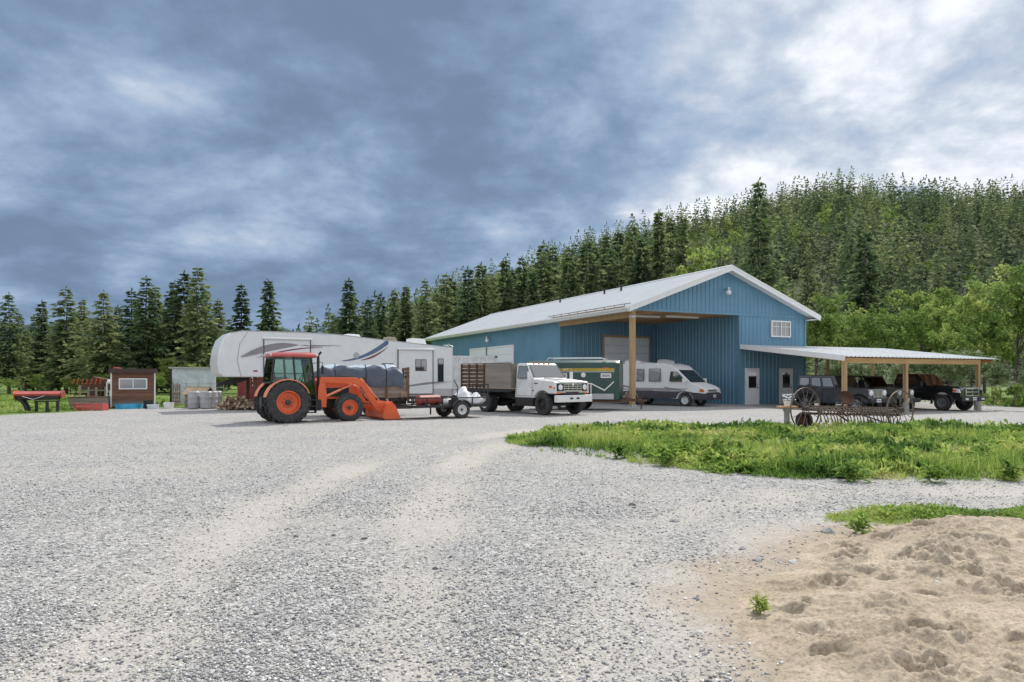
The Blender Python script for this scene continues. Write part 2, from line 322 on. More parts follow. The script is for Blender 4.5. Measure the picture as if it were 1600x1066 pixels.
def relief(x, y):
    x = np.asarray(x, float); y = np.asarray(y, float)
    near = 1-sm(y, 20, 34)
    h = .05*(fbm(x*.55, y*.55, 2)-.47)+.022*(fbm(x*2.1, y*2.1, 4)-.47)
    for T in TRACKS[:2]: h = h-.028*(1-sm(pdist(x, y, T), .1, .55))
    return h*near+gz(x, y)
def grid(xs, ys):
    X, Y = np.meshgrid(xs, ys); n = len(xs); i = np.arange((len(ys)-1)*n).reshape(len(ys)-1, n)[:, :-1].ravel()
    return X.ravel(), Y.ravel(), np.stack([i, i+1, i+n+1, i+n], 1)
def seg(*a): return np.unique(np.concatenate([np.arange(p, q, s) for p, q, s in a]).round(4))
def geo(a, b, f): 
    o = [a]
    while o[-1] < b: o.append(o[-1]*f)
    return np.array(o)
xs = np.unique(np.concatenate([-geo(40, 5000, 1.35), seg((-40,-10,1.0),(-10,11,.13),(11,42,.8)), geo(42, 5000, 1.35)])); ys = np.concatenate([seg((-60,-6,9),(-6,2,.8),(2,14,.13),(14,30,.35),(30,60,1.0)), geo(60, 6000, 1.3)])
X, Y, F = grid(xs, ys)
# gravel yard / grass boundary on the left and behind
YARD = [(-60,-60),(-60,14),(-30,24),(-21.5,29.2),(-19.6,34.5),(-20.5,36.6),(-14,36.9),(-12,40),(-8,52),(8,70),(30,60),(31,44),(33,36),(60,26),(60,-60)]
def m_ground():
    m, t, b = nodes('gravel'); N = t.nodes; L = t.links
    def nn(ty, **k):
        n = N.new(ty)
        for a, c in k.items():
            if a in n.inputs: n.inputs[a].default_value = c
            else: setattr(n, a, c)
        return n
    tc = nn('ShaderNodeTexCoord'); P = tc.outputs['Object']
    at = nn('ShaderNodeAttribute', attribute_name='packed')
    def ramp(src, st):
        r = nn('ShaderNodeValToRGB'); L.new(src, r.inputs[0]); e = r.color_ramp.elements; e[0].position, e[0].color = st[0][0], (*st[0][1], 1); e[1].position, e[1].color = st[-1][0], (*st[-1][1], 1)
        for p, c in st[1:-1]: q = e.new(p); q.color = (*c, 1)
        return r.outputs[0]
    def mix(f, a, c, bl='MIX'):
        n = nn('ShaderNodeMix', data_type='RGBA', blend_type=bl)
        for i, s in ((0, f), (6, a), (7, c)):
            if isinstance(s, (int, float)): n.inputs[i].default_value = s
            elif isinstance(s, tuple): n.inputs[i].default_value = (*s, 1)
            else: L.new(s, n.inputs[i])
        return n.outputs[2]
    def mth(op, a, c):
        n = nn('ShaderNodeMath', operation=op, use_clamp=False)
        for i, s in ((0, a), (1, c)):
            if isinstance(s, (int, float)): n.inputs[i].default_value = s
            else: L.new(s, n.inputs[i])
        return n.outputs[0]
    v1 = nn('ShaderNodeTexVoronoi', Scale=52.0); L.new(P, v1.inputs['Vector'])
    v2 = nn('ShaderNodeTexVoronoi', Scale=22.0); L.new(P, v2.inputs['Vector'])
    v3 = nn('ShaderNodeTexVoronoi', Scale=80.0); L.new(P, v3.inputs['Vector'])
    sx = nn('ShaderNodeSeparateColor'); L.new(v1.outputs['Color'], sx.inputs[0])
    sy = nn('ShaderNodeSeparateColor'); L.new(v2.outputs['Color'], sy.inputs[0])
    st = [(0,(.17,.17,.175)),(.2,(.30,.30,.305)),(.5,(.45,.45,.455)),(.8,(.58,.58,.58)),(1,(.76,.755,.75))]
    c1 = ramp(sx.outputs[0], st); c2 = ramp(sy.outputs[1], st)
    big = nn('ShaderNodeMath', operation='GREATER_THAN'); L.new(sy.outputs[0], big.inputs[0]); big.inputs[1].default_value = .72
    gravel = mix(mth('MULTIPLY', big.outputs[0], .8), c1, c2)
    edge = ramp(v1.outputs['Distance'], [(0,(1,1,1)),(.5,(.95,.95,.95)),(.8,(.72,.72,.72))]); gravel = mix(.8, gravel, edge, 'MULTIPLY')
    n1 = nn('ShaderNodeTexNoise', Scale=9.0, Detail=9.0, Roughness=.7); L.new(P, n1.inputs['Vector'])
    n2 = nn('ShaderNodeTexNoise', Scale=.45, Detail=5.0, Roughness=.6); L.new(P, n2.inputs['Vector'])
    s3 = nn('ShaderNodeSeparateColor'); L.new(v3.outputs['Color'], s3.inputs[0])
    fines = ramp(n1.outputs[0], [(.3,(.34,.305,.255)),(.55,(.43,.39,.335)),(.75,(.51,.475,.42))])
    fines = mix(.35, fines, ramp(s3.outputs[0], st))
    tone = ramp(n2.outputs[0], [(.3,(.86,.86,.88)),(.7,(1.0,.99,.96))]); gravel = mix(1.0, mix(1.0, gravel, tone, 'MULTIPLY'), (.95,.935,.905), 'MULTIPLY')
    # fines lie between the stones: stones stand out of them by chance
    f = mth('ADD', at.outputs['Fac'], mth('MULTIPLY', mth('SUBTRACT', sx.outputs[1], .5), .55))
    fr = nn('ShaderNodeMapRange'); L.new(f, fr.inputs[0]); fr.inputs[1].default_value = .25; fr.inputs[2].default_value = .6
    col = mix(fr.outputs[0], gravel, fines)
    sa = nn('ShaderNodeAttribute', attribute_name='sandy'); col = mix(sa.outputs['Fac'], col, ramp(n1.outputs[0], [(.3,(.26,.205,.145)),(.7,(.45,.375,.285))]))
    gt = nn('ShaderNodeAttribute', attribute_name='grass'); n3 = nn('ShaderNodeTexNoise', Scale=1.2, Detail=8.0); L.new(P, n3.inputs['Vector'])
    gcol = ramp(n3.outputs[0], [(.3,(.085,.15,.03)),(.5,(.15,.23,.05)),(.7,(.24,.29,.09))])
    col = mix(gt.outputs['Fac'], col, gcol)
    L.new(col, b.inputs['Base Color']); b.inputs['Roughness'].default_value = .92; b.inputs['Specular IOR Level'].default_value = .2
    h = mth('ADD', mth('MULTIPLY', v1.outputs['Distance'], -1.0), mth('MULTIPLY', v2.outputs['Distance'], -.7))
    inv = mth('SUBTRACT', 1.0, mth('MULTIPLY', fr.outputs[0], .75)); h = mth('ADD', mth('MULTIPLY', h, inv), mth('MULTIPLY', n1.outputs[0], .3))
    bp = nn('ShaderNodeBump', Strength=.6, Distance=.02); L.new(h, bp.inputs['Height']); L.new(bp.outputs[0], b.inputs['Normal'])
m_ground()
grassy = (~inpoly(X, Y, YARD)).astype(float); dy_ = pdist(X, Y, YARD, True); grassy = np.where(grassy > .5, sm(dy_, 0, .6), 0)
me = arrays('ground', np.stack([X, Y, relief(X, Y)], 1), F, 'gravel', {'packed': packed(X, Y), 'grass': grassy, 'sandy': np.clip((1-sm(np.where(inpoly(X, Y, SAND), -1, 1)*pdist(X, Y, SAND, True)+.9*(fbm(X*2.3, Y*2.3, 91)-.47), -.1, .75)), 0, 1)*.9}, True)
tag(inst('ground', me), 'grey gravel yard with pale packed wheel tracks curving to the barn', kind='structure')
# ---------------------------------------------------------------- sand heap
def m_sand():
    m, t, b = nodes('sand'); N = t.nodes; L = t.links; tc = N.new('ShaderNodeTexCoord')
    n = N.new('ShaderNodeTexNoise'); n.inputs['Scale'].default_value = 2.2; n.inputs['Detail'].default_value = 10; n.inputs['Roughness'].default_value = .68; L.new(tc.outputs['Object'], n.inputs['Vector'])
    r = N.new('ShaderNodeValToRGB'); L.new(n.outputs[0], r.inputs[0]); e = r.color_ramp.elements; e[0].position = .3; e[0].color = (.31,.25,.18,1); e[1].position = .68; e[1].color = (.53,.445,.35,1)
    g = N.new('ShaderNodeTexNoise'); g.inputs['Scale'].default_value = 38; g.inputs['Detail'].default_value = 6; g.inputs['Roughness'].default_value = .75; L.new(tc.outputs['Object'], g.inputs['Vector'])
    gr = N.new('ShaderNodeValToRGB'); L.new(g.outputs[0], gr.inputs[0]); gr.color_ramp.elements[0].position = .36; gr.color_ramp.elements[0].color = (.55,.52,.48,1); gr.color_ramp.elements[1].position = .56; gr.color_ramp.elements[1].color = (1.12,1.12,1.12,1)
    mm = N.new('ShaderNodeMix'); mm.data_type = 'RGBA'; mm.blend_type = 'MULTIPLY'; mm.inputs[0].default_value = .85; L.new(r.outputs[0], mm.inputs[6]); L.new(gr.outputs[0], mm.inputs[7])
    L.new(mm.outputs[2], b.inputs['Base Color']); b.inputs['Roughness'].default_value = .95; b.inputs['Specular IOR Level'].default_value = .15
    n2 = N.new('ShaderNodeTexNoise'); n2.inputs['Scale'].default_value = 45; n2.inputs['Detail'].default_value = 8; n2.inputs['Roughness'].default_value = .7; L.new(tc.outputs['Object'], n2.inputs['Vector'])
    bp = N.new('ShaderNodeBump'); bp.inputs['Strength'].default_value = .6; bp.inputs['Distance'].default_value = .012; L.new(n2.outputs[0], bp.inputs['Height']); L.new(bp.outputs[0], b.inputs['Normal'])
m_sand()
rs = np.random.RandomState(3)
DENTS = [(rs.uniform(1.7, 8), rs.uniform(2.8, 7.4), rs.uniform(.05, .11), rs.uniform(0, 3.14)) for _ in range(220)]
def clods(x, y, c, s):
    i0 = np.floor(x/c); j0 = np.floor(y/c); best = np.zeros(np.shape(x))
    for di in (-1, 0, 1):
        for dj in (-1, 0, 1):
            i = i0+di; j = j0+dj; r = c*(.22+.45*hsh(i, j, s+1)); d = np.hypot(x-(i+hsh(i, j, s+2))*c, (y-(j+hsh(i, j, s+3))*c)*1.25)/r
            best = np.maximum(best, np.where(hsh(i, j, s+4) > .5, r*.8*np.sqrt(np.clip(1-d*d, 0, 1)), 0))
    return best
def sand_h(x, y):
    x = np.asarray(x, float); y = np.asarray(y, float)
    ins = inpoly(x, y, SAND); d = np.where(ins, 1, -1)*pdist(x, y, SAND, True)+.5*(fbm(x*1.5, y*1.5, 21)-.47)
    top = (.07+.17*sm(x, 2.2, 4.6)*sm(y, 4.2, 6.6))*sm(d, 0, 1.1)
    cl = .25+.75*sm(fbm(x*1.7, y*1.7, 45), .36, .54); rough = (.13*(fbm(x*1.1, y*1.3, 31)-.47)+.16*np.abs(fbm(x*2.0, y*2.6, 37, 5)-.47)+cl*(.55*clods(x, y, .095, 3)+.7*clods(x, y, .062, 5)+.7*clods(x, y, .045, 9))+(.35+.65*cl)*.05*(fbm(x*9, y*11, 43, 3)-.4))*sm(d, -.05, .7)
    for a, b_, r, o in DENTS:
        dx = x-a; dy2 = y-b_; u = (dx*math.cos(o)+dy2*math.sin(o))/1.7; q = np.hypot(u, -dx*math.sin(o)+dy2*math.cos(o))/r
        rough = rough+sm(d, .0, .6)*(-.060*(1-sm(q, .62, 1.0))+.026*(1-sm(np.abs(q-1.15), 0, .35)))*(r/.12)
    return top+rough-.03+.035*sm(d, -.15, .15)
Xs, Ys, Fs = grid(np.arange(.7, 8.6, .016), np.arange(2.6, 8.0, .016))
me = arrays('sand_heap', np.stack([Xs, Ys, relief(Xs, Ys)+sand_h(Xs, Ys)], 1), Fs, 'sand', None, False)
tag(inst('sand_heap', me), 'trodden tan sand spread at the edge of the gravel', kind='structure')
# ---------------------------------------------------------------- loose stones
def stone_mat():
    m, t, b = nodes('loose_stone'); N = t.nodes; L = t.links; a = N.new('ShaderNodeAttribute'); a.attribute_name = 'tint'
    r = N.new('ShaderNodeValToRGB'); L.new(a.outputs['Fac'], r.inputs[0]); e = r.color_ramp.elements
    e[0].color = (.10,.105,.115,1); e[1].color = (.80,.79,.77,1)
    for p, c in ((.25,(.24,.245,.26)),(.5,(.38,.38,.385)),(.62,(.42,.40,.36)),(.8,(.56,.56,.555))): q = e.new(p); q.color = (*c, 1)
    L.new(r.outputs[0], b.inputs['Base Color']); b.inputs['Roughness'].default_value = .9
stone_mat()
rs = np.random.RandomState(11)
def scatter(n, y0, y1, s0, s1, thin):
    y = 1/np.sqrt(rs.uniform(1/y1**2, 1/y0**2, n)) if thin else np.sqrt(rs.uniform(y0**2, y1**2, n))
    x = rs.uniform(-.80, .80, n)*y; k = ~inpoly(x, y, ISLAND) & ~inpoly(x, y, STRIP)
    ds = np.where(inpoly(x, y, SAND), 1, -1)*pdist(x, y, SAND, True)
    pr = (1-.80*packed(x, y))*np.where(ds > 0, .45*(1-sm(ds, .0, .8))+.012, 1)*(.35+.65*sm(fbm(x*.9, y*.9, 51), .3, .6)); k &= rs.uniform(size=n) < pr
    x, y = x[k], y[k]; s = s0+(s1-s0)*rs.uniform(size=len(x))**3.0; return x, y, s
A = [scatter(125000, 3.3, 11, .007, .028, True), scatter(30000, 8, 20, .012, .034, True)]
x = np.concatenate([a[0] for a in A]); y = np.concatenate([a[1] for a in A]); s = np.concatenate([a[2] for a in A]); n = len(x)
oc = np.array([(1,0,0),(-1,0,0),(0,1,0),(0,-1,0),(0,0,1),(0,0,-1)], float); of = np.array([(0,2,4),(2,1,4),(1,3,4),(3,0,4),(2,0,5),(1,2,5),(3,1,5),(0,3,5)])
a = rs.uniform(0, 6.28, n); V = oc[None]*rs.uniform(.55, 1.2, (n, 6, 3)); V += rs.uniform(-.35, .35, (n, 6, 3)); V[:, :, 2] *= .62; V *= s[:, None, None]*.62
c_, s_ = np.cos(a)[:, None], np.sin(a)[:, None]; V = np.stack([V[:, :, 0]*c_-V[:, :, 1]*s_, V[:, :, 0]*s_+V[:, :, 1]*c_, V[:, :, 2]], 2)
V += np.stack([x, y, relief(x, y)+s*.18], 1)[:, None]; F = of[None]+6*np.arange(n)[:, None, None]
me = arrays('loose_gravel', V.reshape(-1, 3), F.reshape(-1, 3), 'loose_stone', {'tint': np.repeat(np.clip(rs.normal(.62, .24, n), 0, 1), 6)})
tag(inst('loose_gravel', me), 'loose crushed grey stones lying over the yard', 'gravel', kind='stuff')
def rock(px, py, size, mat, label):
    rr = random.Random(px*7+py); p = G(px, py); bm = bmesh.new(); bmesh.ops.create_icosphere(bm, subdivisions=2, radius=1)
    for v in bm.verts:
        k = 1+.35*(rr.random()-.5); v.co = Vector((v.co.x*k, v.co.y*k*.8, max(v.co.z*k*.5, -.35)))
    cuts = [Vector((rr.uniform(-1,1), rr.uniform(-1,1), rr.uniform(0,1))).normalized() for _ in range(9)]
    for v in bm.verts:
        for c in cuts:
            d = v.co.dot(c)-.45
            if d > 0: v.co -= c*d
    me = bpy.data.meshes.new('rock'); bm.to_mesh(me); bm.free(); me.materials.append(MATS[mat])
    z = float(relief(p.x, p.y)); z += max(float(sand_h(p.x, p.y)), 0) if bool(inpoly(np.array([p.x]), np.array([p.y]), SAND)[0]) else 0
    o = inst('rock', me, None, (p.x, p.y, z+size*.05), (rr.uniform(-.2,.2), rr.uniform(-.2,.2), rr.random()*6), (size*.5, size*.36, size*.34)); tag(o, label, 'rock', 'single stones lying in the yard')
for a in [(520,990,.085,'rock_white','white stone near the bottom edge of the gravel, left of middle'),(193,985,.07,'rock_white','pale stone in the gravel near the bottom left'),
          (522,835,.09,'rock_dark','flat dark stone in the wheel track, left of two'),(568,842,.09,'rock_dark','dark stone in the wheel track, right of two'),(462,838,.10,'rock_dark','long dark stone left of the wheel track'),
          (680,884,.10,'rock_dark','dark angular stone in the open gravel right of the tracks'),(704,868,.09,'rock_dark','dark stone beside the angular one right of the tracks'),(987,790,.15,'rock_dark','dark stone in front of the weed bed'),
          (1053,815,.17,'rock','long flat grey stone lying in front of the weed bed'),(1160,857,.13,'rock','flat grey stone left of the sand'),(1185,875,.14,'rock','grey slab stone at the back edge of the sand'),
          (1240,878,.14,'rock_white','pale flat stone on the back rim of the sand'),(1092,990,.09,'rock_white','white stone on the thin sand, left of the weed tuft'),(1465,936,.085,'rock_white','white stone lying alone on the trodden sand'),
          (1295,832,.22,'rock','broad pale grey stone against the weeds behind the sand'),(1090,936,.08,'rock','grey stone between the gravel and the sand')]: rock(*a)
# ---------------------------------------------------------------- hillside and far mountain
def hill(x, y):
    x = np.asarray(x, float); y = np.asarray(y, float); xe = x*220/np.maximum(y, 60)   # bearing, as metres at 220 m
    H = np.interp(xe, [-120,-70,-50,-20,10,40,60,108,160,260,500], [0,2,9,22,31,41,46,57,55,50,50])
    return 1.98*H*sm(y, 100, 470)*(.88+.25*fbm(x*.008, y*.008, 61))+.6*fbm(x*.06, y*.06, 63)-.6
pm('forest_floor', (.06,.075,.03), .95, var=.5, scale=.05, bump=.4, bscale=.5); pm('far_forest_hazed', (.022,.050,.062), .95, var=.35, scale=.004)  # distance haze of the far mountain is put into its blue base colour
Xh, Yh, Fh = grid(np.linspace(-420, 900, 150), np.linspace(62, 720, 80))
tag(inst('hillside', arrays('hillside', np.stack([Xh, Yh, hill(Xh, Yh)-.3*(Yh < 80)], 1), Fh, 'forest_floor', None, True)), 'forested hillside rising behind the barn', kind='structure')
Xm, Ym, Fm = grid(np.linspace(-4200, 1500, 150), np.linspace(2600, 4600, 40)); 
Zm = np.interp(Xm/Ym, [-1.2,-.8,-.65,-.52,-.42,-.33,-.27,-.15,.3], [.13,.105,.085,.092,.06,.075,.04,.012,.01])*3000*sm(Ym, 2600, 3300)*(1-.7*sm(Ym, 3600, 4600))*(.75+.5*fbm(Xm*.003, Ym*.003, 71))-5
tag(inst('far_mountain', arrays('far_mountain', np.stack([Xm, Ym, Zm], 1), Fm, 'far_forest_hazed', None, True)), 'forested mountain far beyond the left trees, haze blue put into its colour', kind='structure')
# ================================================================ PLANTS
def leaf_mat(name, stops, trans=.3, rnd=.3):
    m, t, b = nodes(name); N = t.nodes; L = t.links; a = N.new('ShaderNodeAttribute'); a.attribute_name = 'tint'; oi = N.new('ShaderNodeObjectInfo')
    mr = N.new('ShaderNodeMapRange'); mr.inputs[3].default_value = -rnd/2; mr.inputs[4].default_value = rnd/2; L.new(oi.outputs['Random'], mr.inputs[0])
    ad = N.new('ShaderNodeMath'); L.new(a.outputs['Fac'], ad.inputs[0]); L.new(mr.outputs[0], ad.inputs[1])
    r = N.new('ShaderNodeValToRGB'); L.new(ad.outputs[0], r.inputs[0]); e = r.color_ramp.elements; e[0].position = stops[0][0]; e[0].color = (*stops[0][1], 1); e[1].position = stops[-1][0]; e[1].color = (*stops[-1][1], 1)
    for p, c in stops[1:-1]: q = e.new(p); q.color = (*c, 1)
    L.new(r.outputs[0], b.inputs['Base Color']); b.inputs['Roughness'].default_value = .75; b.inputs['Specular IOR Level'].default_value = .12
    tr = N.new('ShaderNodeBsdfTranslucent'); L.new(r.outputs[0], tr.inputs[0]); mx = N.new('ShaderNodeMixShader'); mx.inputs[0].default_value = trans
    L.new(b.outputs[0], mx.inputs[1]); L.new(tr.outputs[0], mx.inputs[2]); L.new(mx.outputs[0], N['Material Output'].inputs[0])
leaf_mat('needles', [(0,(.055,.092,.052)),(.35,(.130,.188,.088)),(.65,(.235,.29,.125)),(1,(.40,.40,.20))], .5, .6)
leaf_mat('needles_dead', [(0,(.10,.06,.04)),(1,(.20,.13,.09))], .1)
leaf_mat('leaves', [(0,(.12,.20,.05)),(.5,(.24,.34,.09)),(1,(.42,.48,.16))], .5, .55)
leaf_mat('leaves_pale', [(0,(.13,.19,.08)),(.5,(.28,.35,.18)),(.75,(.42,.48,.30)),(1,(.68,.70,.58))], .4)
leaf_mat('weed_leaf', [(0,(.06,.13,.03)),(.28,(.18,.30,.06)),(.5,(.33,.44,.10)),(.8,(.45,.51,.15)),(1,(.55,.49,.25))], .5, 0)
def quads(P, D, S, ln, wd):
    """leaf quads: base P, direction D, side S; kite shaped"""
    a = P; b_ = P+D*ln*.45+S*wd*.5; c = P+D*ln; d = P+D*ln*.45-S*wd*.5
    V = np.stack([a, b_, c, d], 1).reshape(-1, 3); F = np.arange(len(V)).reshape(-1, 4); return V, F
def unit(a): return a/np.maximum(np.linalg.norm(a, axis=1, keepdims=True), 1e-6)
def conifer(seed, h, rad, levels, nb, ns, bare=.1, ragged=.3, droop=.35, lw=(.43, .19)):
    rs = np.random.RandomState(seed); Ps = []; Ds = []; Ss = []; Ln = []; T = []; a0 = rs.uniform(0, 6.28)
    for k in range(levels):
        f = bare+(1-bare)*((k+rs.uniform(-.3, .3))/levels); f = min(max(f, bare), .985); n = max(3, int(nb*(1-.45*f)))
        prof = (1-f)**.82*(1 if f > bare+.12 else .62+.38*(f-bare)/.12)
        for j in range(n):
            az = rs.uniform(0, 6.283); L_ = rad*prof*rs.uniform(1-ragged*1.8, 1+ragged*.8)*(1+.22*math.cos(az-a0)+.15*math.cos(2*az+5*f+a0))+.12
            if rs.uniform() < .16: L_ *= .4
            o = np.array([math.cos(az), math.sin(az), 0]); side = np.array([-o[1], o[0], 0]); up0 = rs.uniform(-.05, .35)-droop*(1-f)
            m = max(2, int(ns*(.35+.65*prof)))
            t = np.sort(rs.uniform(.12, 1, m)); pos = o[None]*(t*L_)[:, None]; pos[:, 2] += f*h+up0*t*L_-.16*L_*t*t
            sg = np.where(rs.uniform(size=m) < .5, -1, 1); d = o[None]*rs.uniform(.45, 1, m)[:, None]+side[None]*(sg*rs.uniform(.1, .9, m))[:, None]; d[:, 2] += rs.uniform(-.65, .12, m)
            d = unit(d); s = unit(np.cross(d, rs.normal(size=(m, 3))))
            Ps.append(pos); Ds.append(d); Ss.append(s); Ln.append(rs.uniform(.7, 1.25, m)*(.55+.45*prof)); T.append(np.clip(.05+.68*t+rs.normal(0, .15, m), 0, 1)*.8)  # tint paints crown shade on inner needles and light on branch tips
    # the leader
    m = 8; t = rs.uniform(.94, 1.0, m); pos = np.zeros((m, 3)); pos[:, 2] = t*h; d = unit(np.stack([rs.normal(0, .3, m), rs.normal(0, .3, m), np.ones(m)], 1))
    Ps.append(pos); Ds.append(d); Ss.append(unit(np.cross(d, rs.normal(size=(m, 3))))); Ln.append(np.full(m, .5)); T.append(np.full(m, .4))
    P = np.concatenate(Ps); D = np.concatenate(Ds); S = np.concatenate(Ss); l = np.concatenate(Ln)[:, None]; sc = h/13
    V, F = quads(P, D, S, l*lw[0]*sc*1.5, l*lw[1]*sc*1.5); return V, F, np.repeat(np.concatenate(T), 4)
def broadleaf(seed, h, rx, clumps, per, leaf, low=.25):
    rs = np.random.RandomState(seed); n = clumps; lob = [(rs.normal(0, .42, 3)*np.array([rx, rx, h*.26])+np.array([0, 0, h*(low+(1-low)*.5)]), rs.uniform(.35, .65)) for _ in range(9)]
    C = []
    while len(C) < n:
        c, r = lob[rs.randint(9)]; d = unit(rs.normal(size=(1, 3)))[0]; q = c+d*r*np.array([rx, rx, h*.33])*rs.uniform(.55, 1)**.5
        if q[2] > h*.05 and q[2] < h: C.append(q)
    C = np.array(C); cr = rs.uniform(.10, .24, n)*min(rx, h*.5); tin = rs.uniform(.1, .75, n)
    P = np.repeat(C, per, 0)+unit(rs.normal(size=(n*per, 3)))*np.repeat(cr, per)[:, None]*rs.uniform(.2, 1, (n*per, 1)); d = unit(rs.normal(size=P.shape)+np.array([0, 0, -.2])); s = unit(np.cross(d, rs.normal(size=P.shape)))
    l = rs.uniform(.7, 1.3, (len(P), 1))*leaf; V, F = quads(P, d, s, l, l*.75); return V, F, np.repeat(np.clip(np.repeat(tin, per)+rs.normal(0, .13, n*per), 0, 1), 4), C
def trunk_mesh(name, h, r, limbs=None, lean=0, seed=0):
    rr = random.Random(seed); b = MB(); n = 7; pts = [(rr.uniform(-1, 1)*.03*h*(k/n)*.5+lean*h*(k/n)**2, rr.uniform(-1, 1)*.02*h*(k/n)*.5, h*k/n-.15*(k == 0)) for k in range(n+1)]
    b.tube(pts, [r*(1.25 if k == 0 else 1)*(1-.93*k/n) for k in range(n+1)], 8)
    if limbs is not None:
        for c in limbs:
            f = min(.85, max(.15, (c[2]/h)*.55)); i = f*n; p0 = Vector(pts[int(i)]).lerp(Vector(pts[min(n, int(i)+1)]), i-int(i)); p2 = Vector(c); p1 = p0.lerp(p2, .5)+Vector((0, 0, .08*h))
            b.tube([p0, p1, p2], [r*.45*(1-f), r*.28*(1-f), .012*h*.3], 5)
    else:
        for k in range(9):
            f = rr.uniform(.05, .3); a = rr.uniform(0, 6.28); L_ = rr.uniform(.05, .09)*h; b.tube([(0, 0, f*h), (L_*math.cos(a), L_*math.sin(a), f*h-.02*h)], [r*.16, r*.05], 4)
    o = b.build(name, 'bark', smooth=60); me = o.data; me.name = name; bpy.data.objects.remove(o); return me
CON = []
for k in range(11):
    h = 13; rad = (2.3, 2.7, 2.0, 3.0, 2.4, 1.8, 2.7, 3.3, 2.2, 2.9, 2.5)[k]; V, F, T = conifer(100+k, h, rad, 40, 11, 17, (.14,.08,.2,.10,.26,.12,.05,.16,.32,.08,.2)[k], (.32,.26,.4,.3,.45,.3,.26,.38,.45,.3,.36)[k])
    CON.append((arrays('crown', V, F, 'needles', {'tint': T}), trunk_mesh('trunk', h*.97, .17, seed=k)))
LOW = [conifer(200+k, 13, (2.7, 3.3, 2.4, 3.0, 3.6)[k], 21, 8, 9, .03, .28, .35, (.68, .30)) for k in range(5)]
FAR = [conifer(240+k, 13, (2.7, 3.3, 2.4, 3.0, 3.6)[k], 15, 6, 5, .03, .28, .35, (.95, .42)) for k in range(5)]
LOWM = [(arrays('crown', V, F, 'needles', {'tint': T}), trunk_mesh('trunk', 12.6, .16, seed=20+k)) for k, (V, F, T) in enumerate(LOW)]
BRD = []
for k in range(4):
    h = 9; V, F, T, C = broadleaf(300+k, h, (2.6, 2.1, 3.1, 2.3)[k], 150, 46, .21); BRD.append((arrays('crown', V, F, 'leaves', {'tint': T}), trunk_mesh('trunk', h*.75, .13, C[::14], seed=40+k)))
PALE = []
for k in range(2):
    V, F, T, C = broadleaf(340+k, 6, 2.6, 130, 44, .17, .1); PALE.append((arrays('crown', V, F, 'leaves_pale', {'tint': T}), trunk_mesh('trunk', 4.4, .09, C[::14], seed=50+k)))
def tree(name, proto, x, y, h, label, group, base=13., rz=None, wide=1.0, z=0, cat='tree', mat=None):
    t = thing(name, label, cat, (x, y, z), random.uniform(0, 6.28) if rz is None else rz, group, False); s = h/base; t.scale = (s*wide, s*wide, s)
    c = inst('crown', proto[0], t); inst('trunk', proto[1], t)
    if mat: c.material_slots[0].link = 'OBJECT'; c.material_slots[0].material = MATS[mat]
    return t
ORD = ['first','second','third','fourth','fifth','sixth','seventh','eighth','ninth','tenth','eleventh','twelfth','thirteenth','fourteenth','fifteenth','sixteenth','seventeenth','eighteenth','nineteenth','twentieth','twenty-first','twenty-second','twenty-third','twenty-fourth','twenty-fifth','twenty-sixth','twenty-seventh','twenty-eighth','twenty-ninth','thirtieth','thirty-first','thirty-second','thirty-third','thirty-fourth','thirty-fifth','thirty-sixth','thirty-seventh','thirty-eighth','thirty-ninth','fortieth']
def top_h(py, d): return (590-py)/1100*d+1.6
# row of conifers along the field on the left: (px of the tip, py of the tip, depth)
rowL = [(-70,470,74),(-28,450,78),(14,458,70),(40,515,84),(66,470,76),(80,520,92),(103,450,72),(128,467,80),(146,505,90),(162,455,70),(184,478,88),(206,452,74),(228,433,71),(243,447,78),(262,500,92),(273,440,76),(288,426,73),(309,417,69),(322,455,82),(341,468,86),(357,505,95),(378,444,72),(398,520,96),(419,438,68),(435,522,92),(-110,455,70),(52,492,86),(118,488,94),(172,492,96),(217,470,94),(252,474,88),(296,470,90),(331,498,80),(30,490,92),(-8,496,90),(92,505,84)]
rowL.sort()
for k, (px, py, d) in enumerate([r for r in rowL]):
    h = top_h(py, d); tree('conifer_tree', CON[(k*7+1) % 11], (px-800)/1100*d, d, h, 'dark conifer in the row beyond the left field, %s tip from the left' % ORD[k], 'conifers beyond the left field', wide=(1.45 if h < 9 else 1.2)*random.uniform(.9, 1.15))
# row behind the long trailer and the barn roof
rowM = [(484,508,120),(522,490,100),(545,436,82),(556,500,95),(575,466,92),(596,458,96),(617,452,104),(634,447,92),(664,437,88),(682,455,100),(697,428,92),(706,433,104),(731,418,92),(752,412,96),(769,432,104),(790,404,96),(800,424,104),(816,402,98),(832,424,92),(849,381,100),(864,384,104),(888,388,96),(903,402,104),(916,375,100),(930,384,108),(948,368,104),(966,360,112),(988,352,108),(1003,372,104),(1030,330,108),(1048,345,116),(1066,338,112)]
def ground_at(x, y): return float(hill(np.array([x]), np.array([y]))[0]) if y > 62 else 0
for k, (px, py, d) in enumerate(rowM):
    x = (px-800)/1100*d; z = max(ground_at(x, d), -.6); h = top_h(py, d)-z
    tree('conifer_tree', CON[(k*4+2) % 11], x, d, h, 'conifer of the row behind the long trailer and barn roof, %s from the left' % ORD[k], 'conifers behind the barn roof', z=z, wide=random.uniform(1.0, 1.3)*(13/max(h, 13))**.15)
x, d = (1186-800)/1100*66, 66.; tree('conifer_tree', CON[3], x, d, top_h(283, d)+.3, 'tall olive-green spruce standing right behind the barn ridge', 'tall spruces near the barn', z=-.3, wide=.86)
x, d = (1352-800)/1100*76, 76.; z = ground_at(x, d); tree('conifer_tree', CON[0], x, d, top_h(362, d)-z, 'broad olive-green fir on the slope above the carport roof', 'tall spruces near the barn', z=z, wide=1.2)
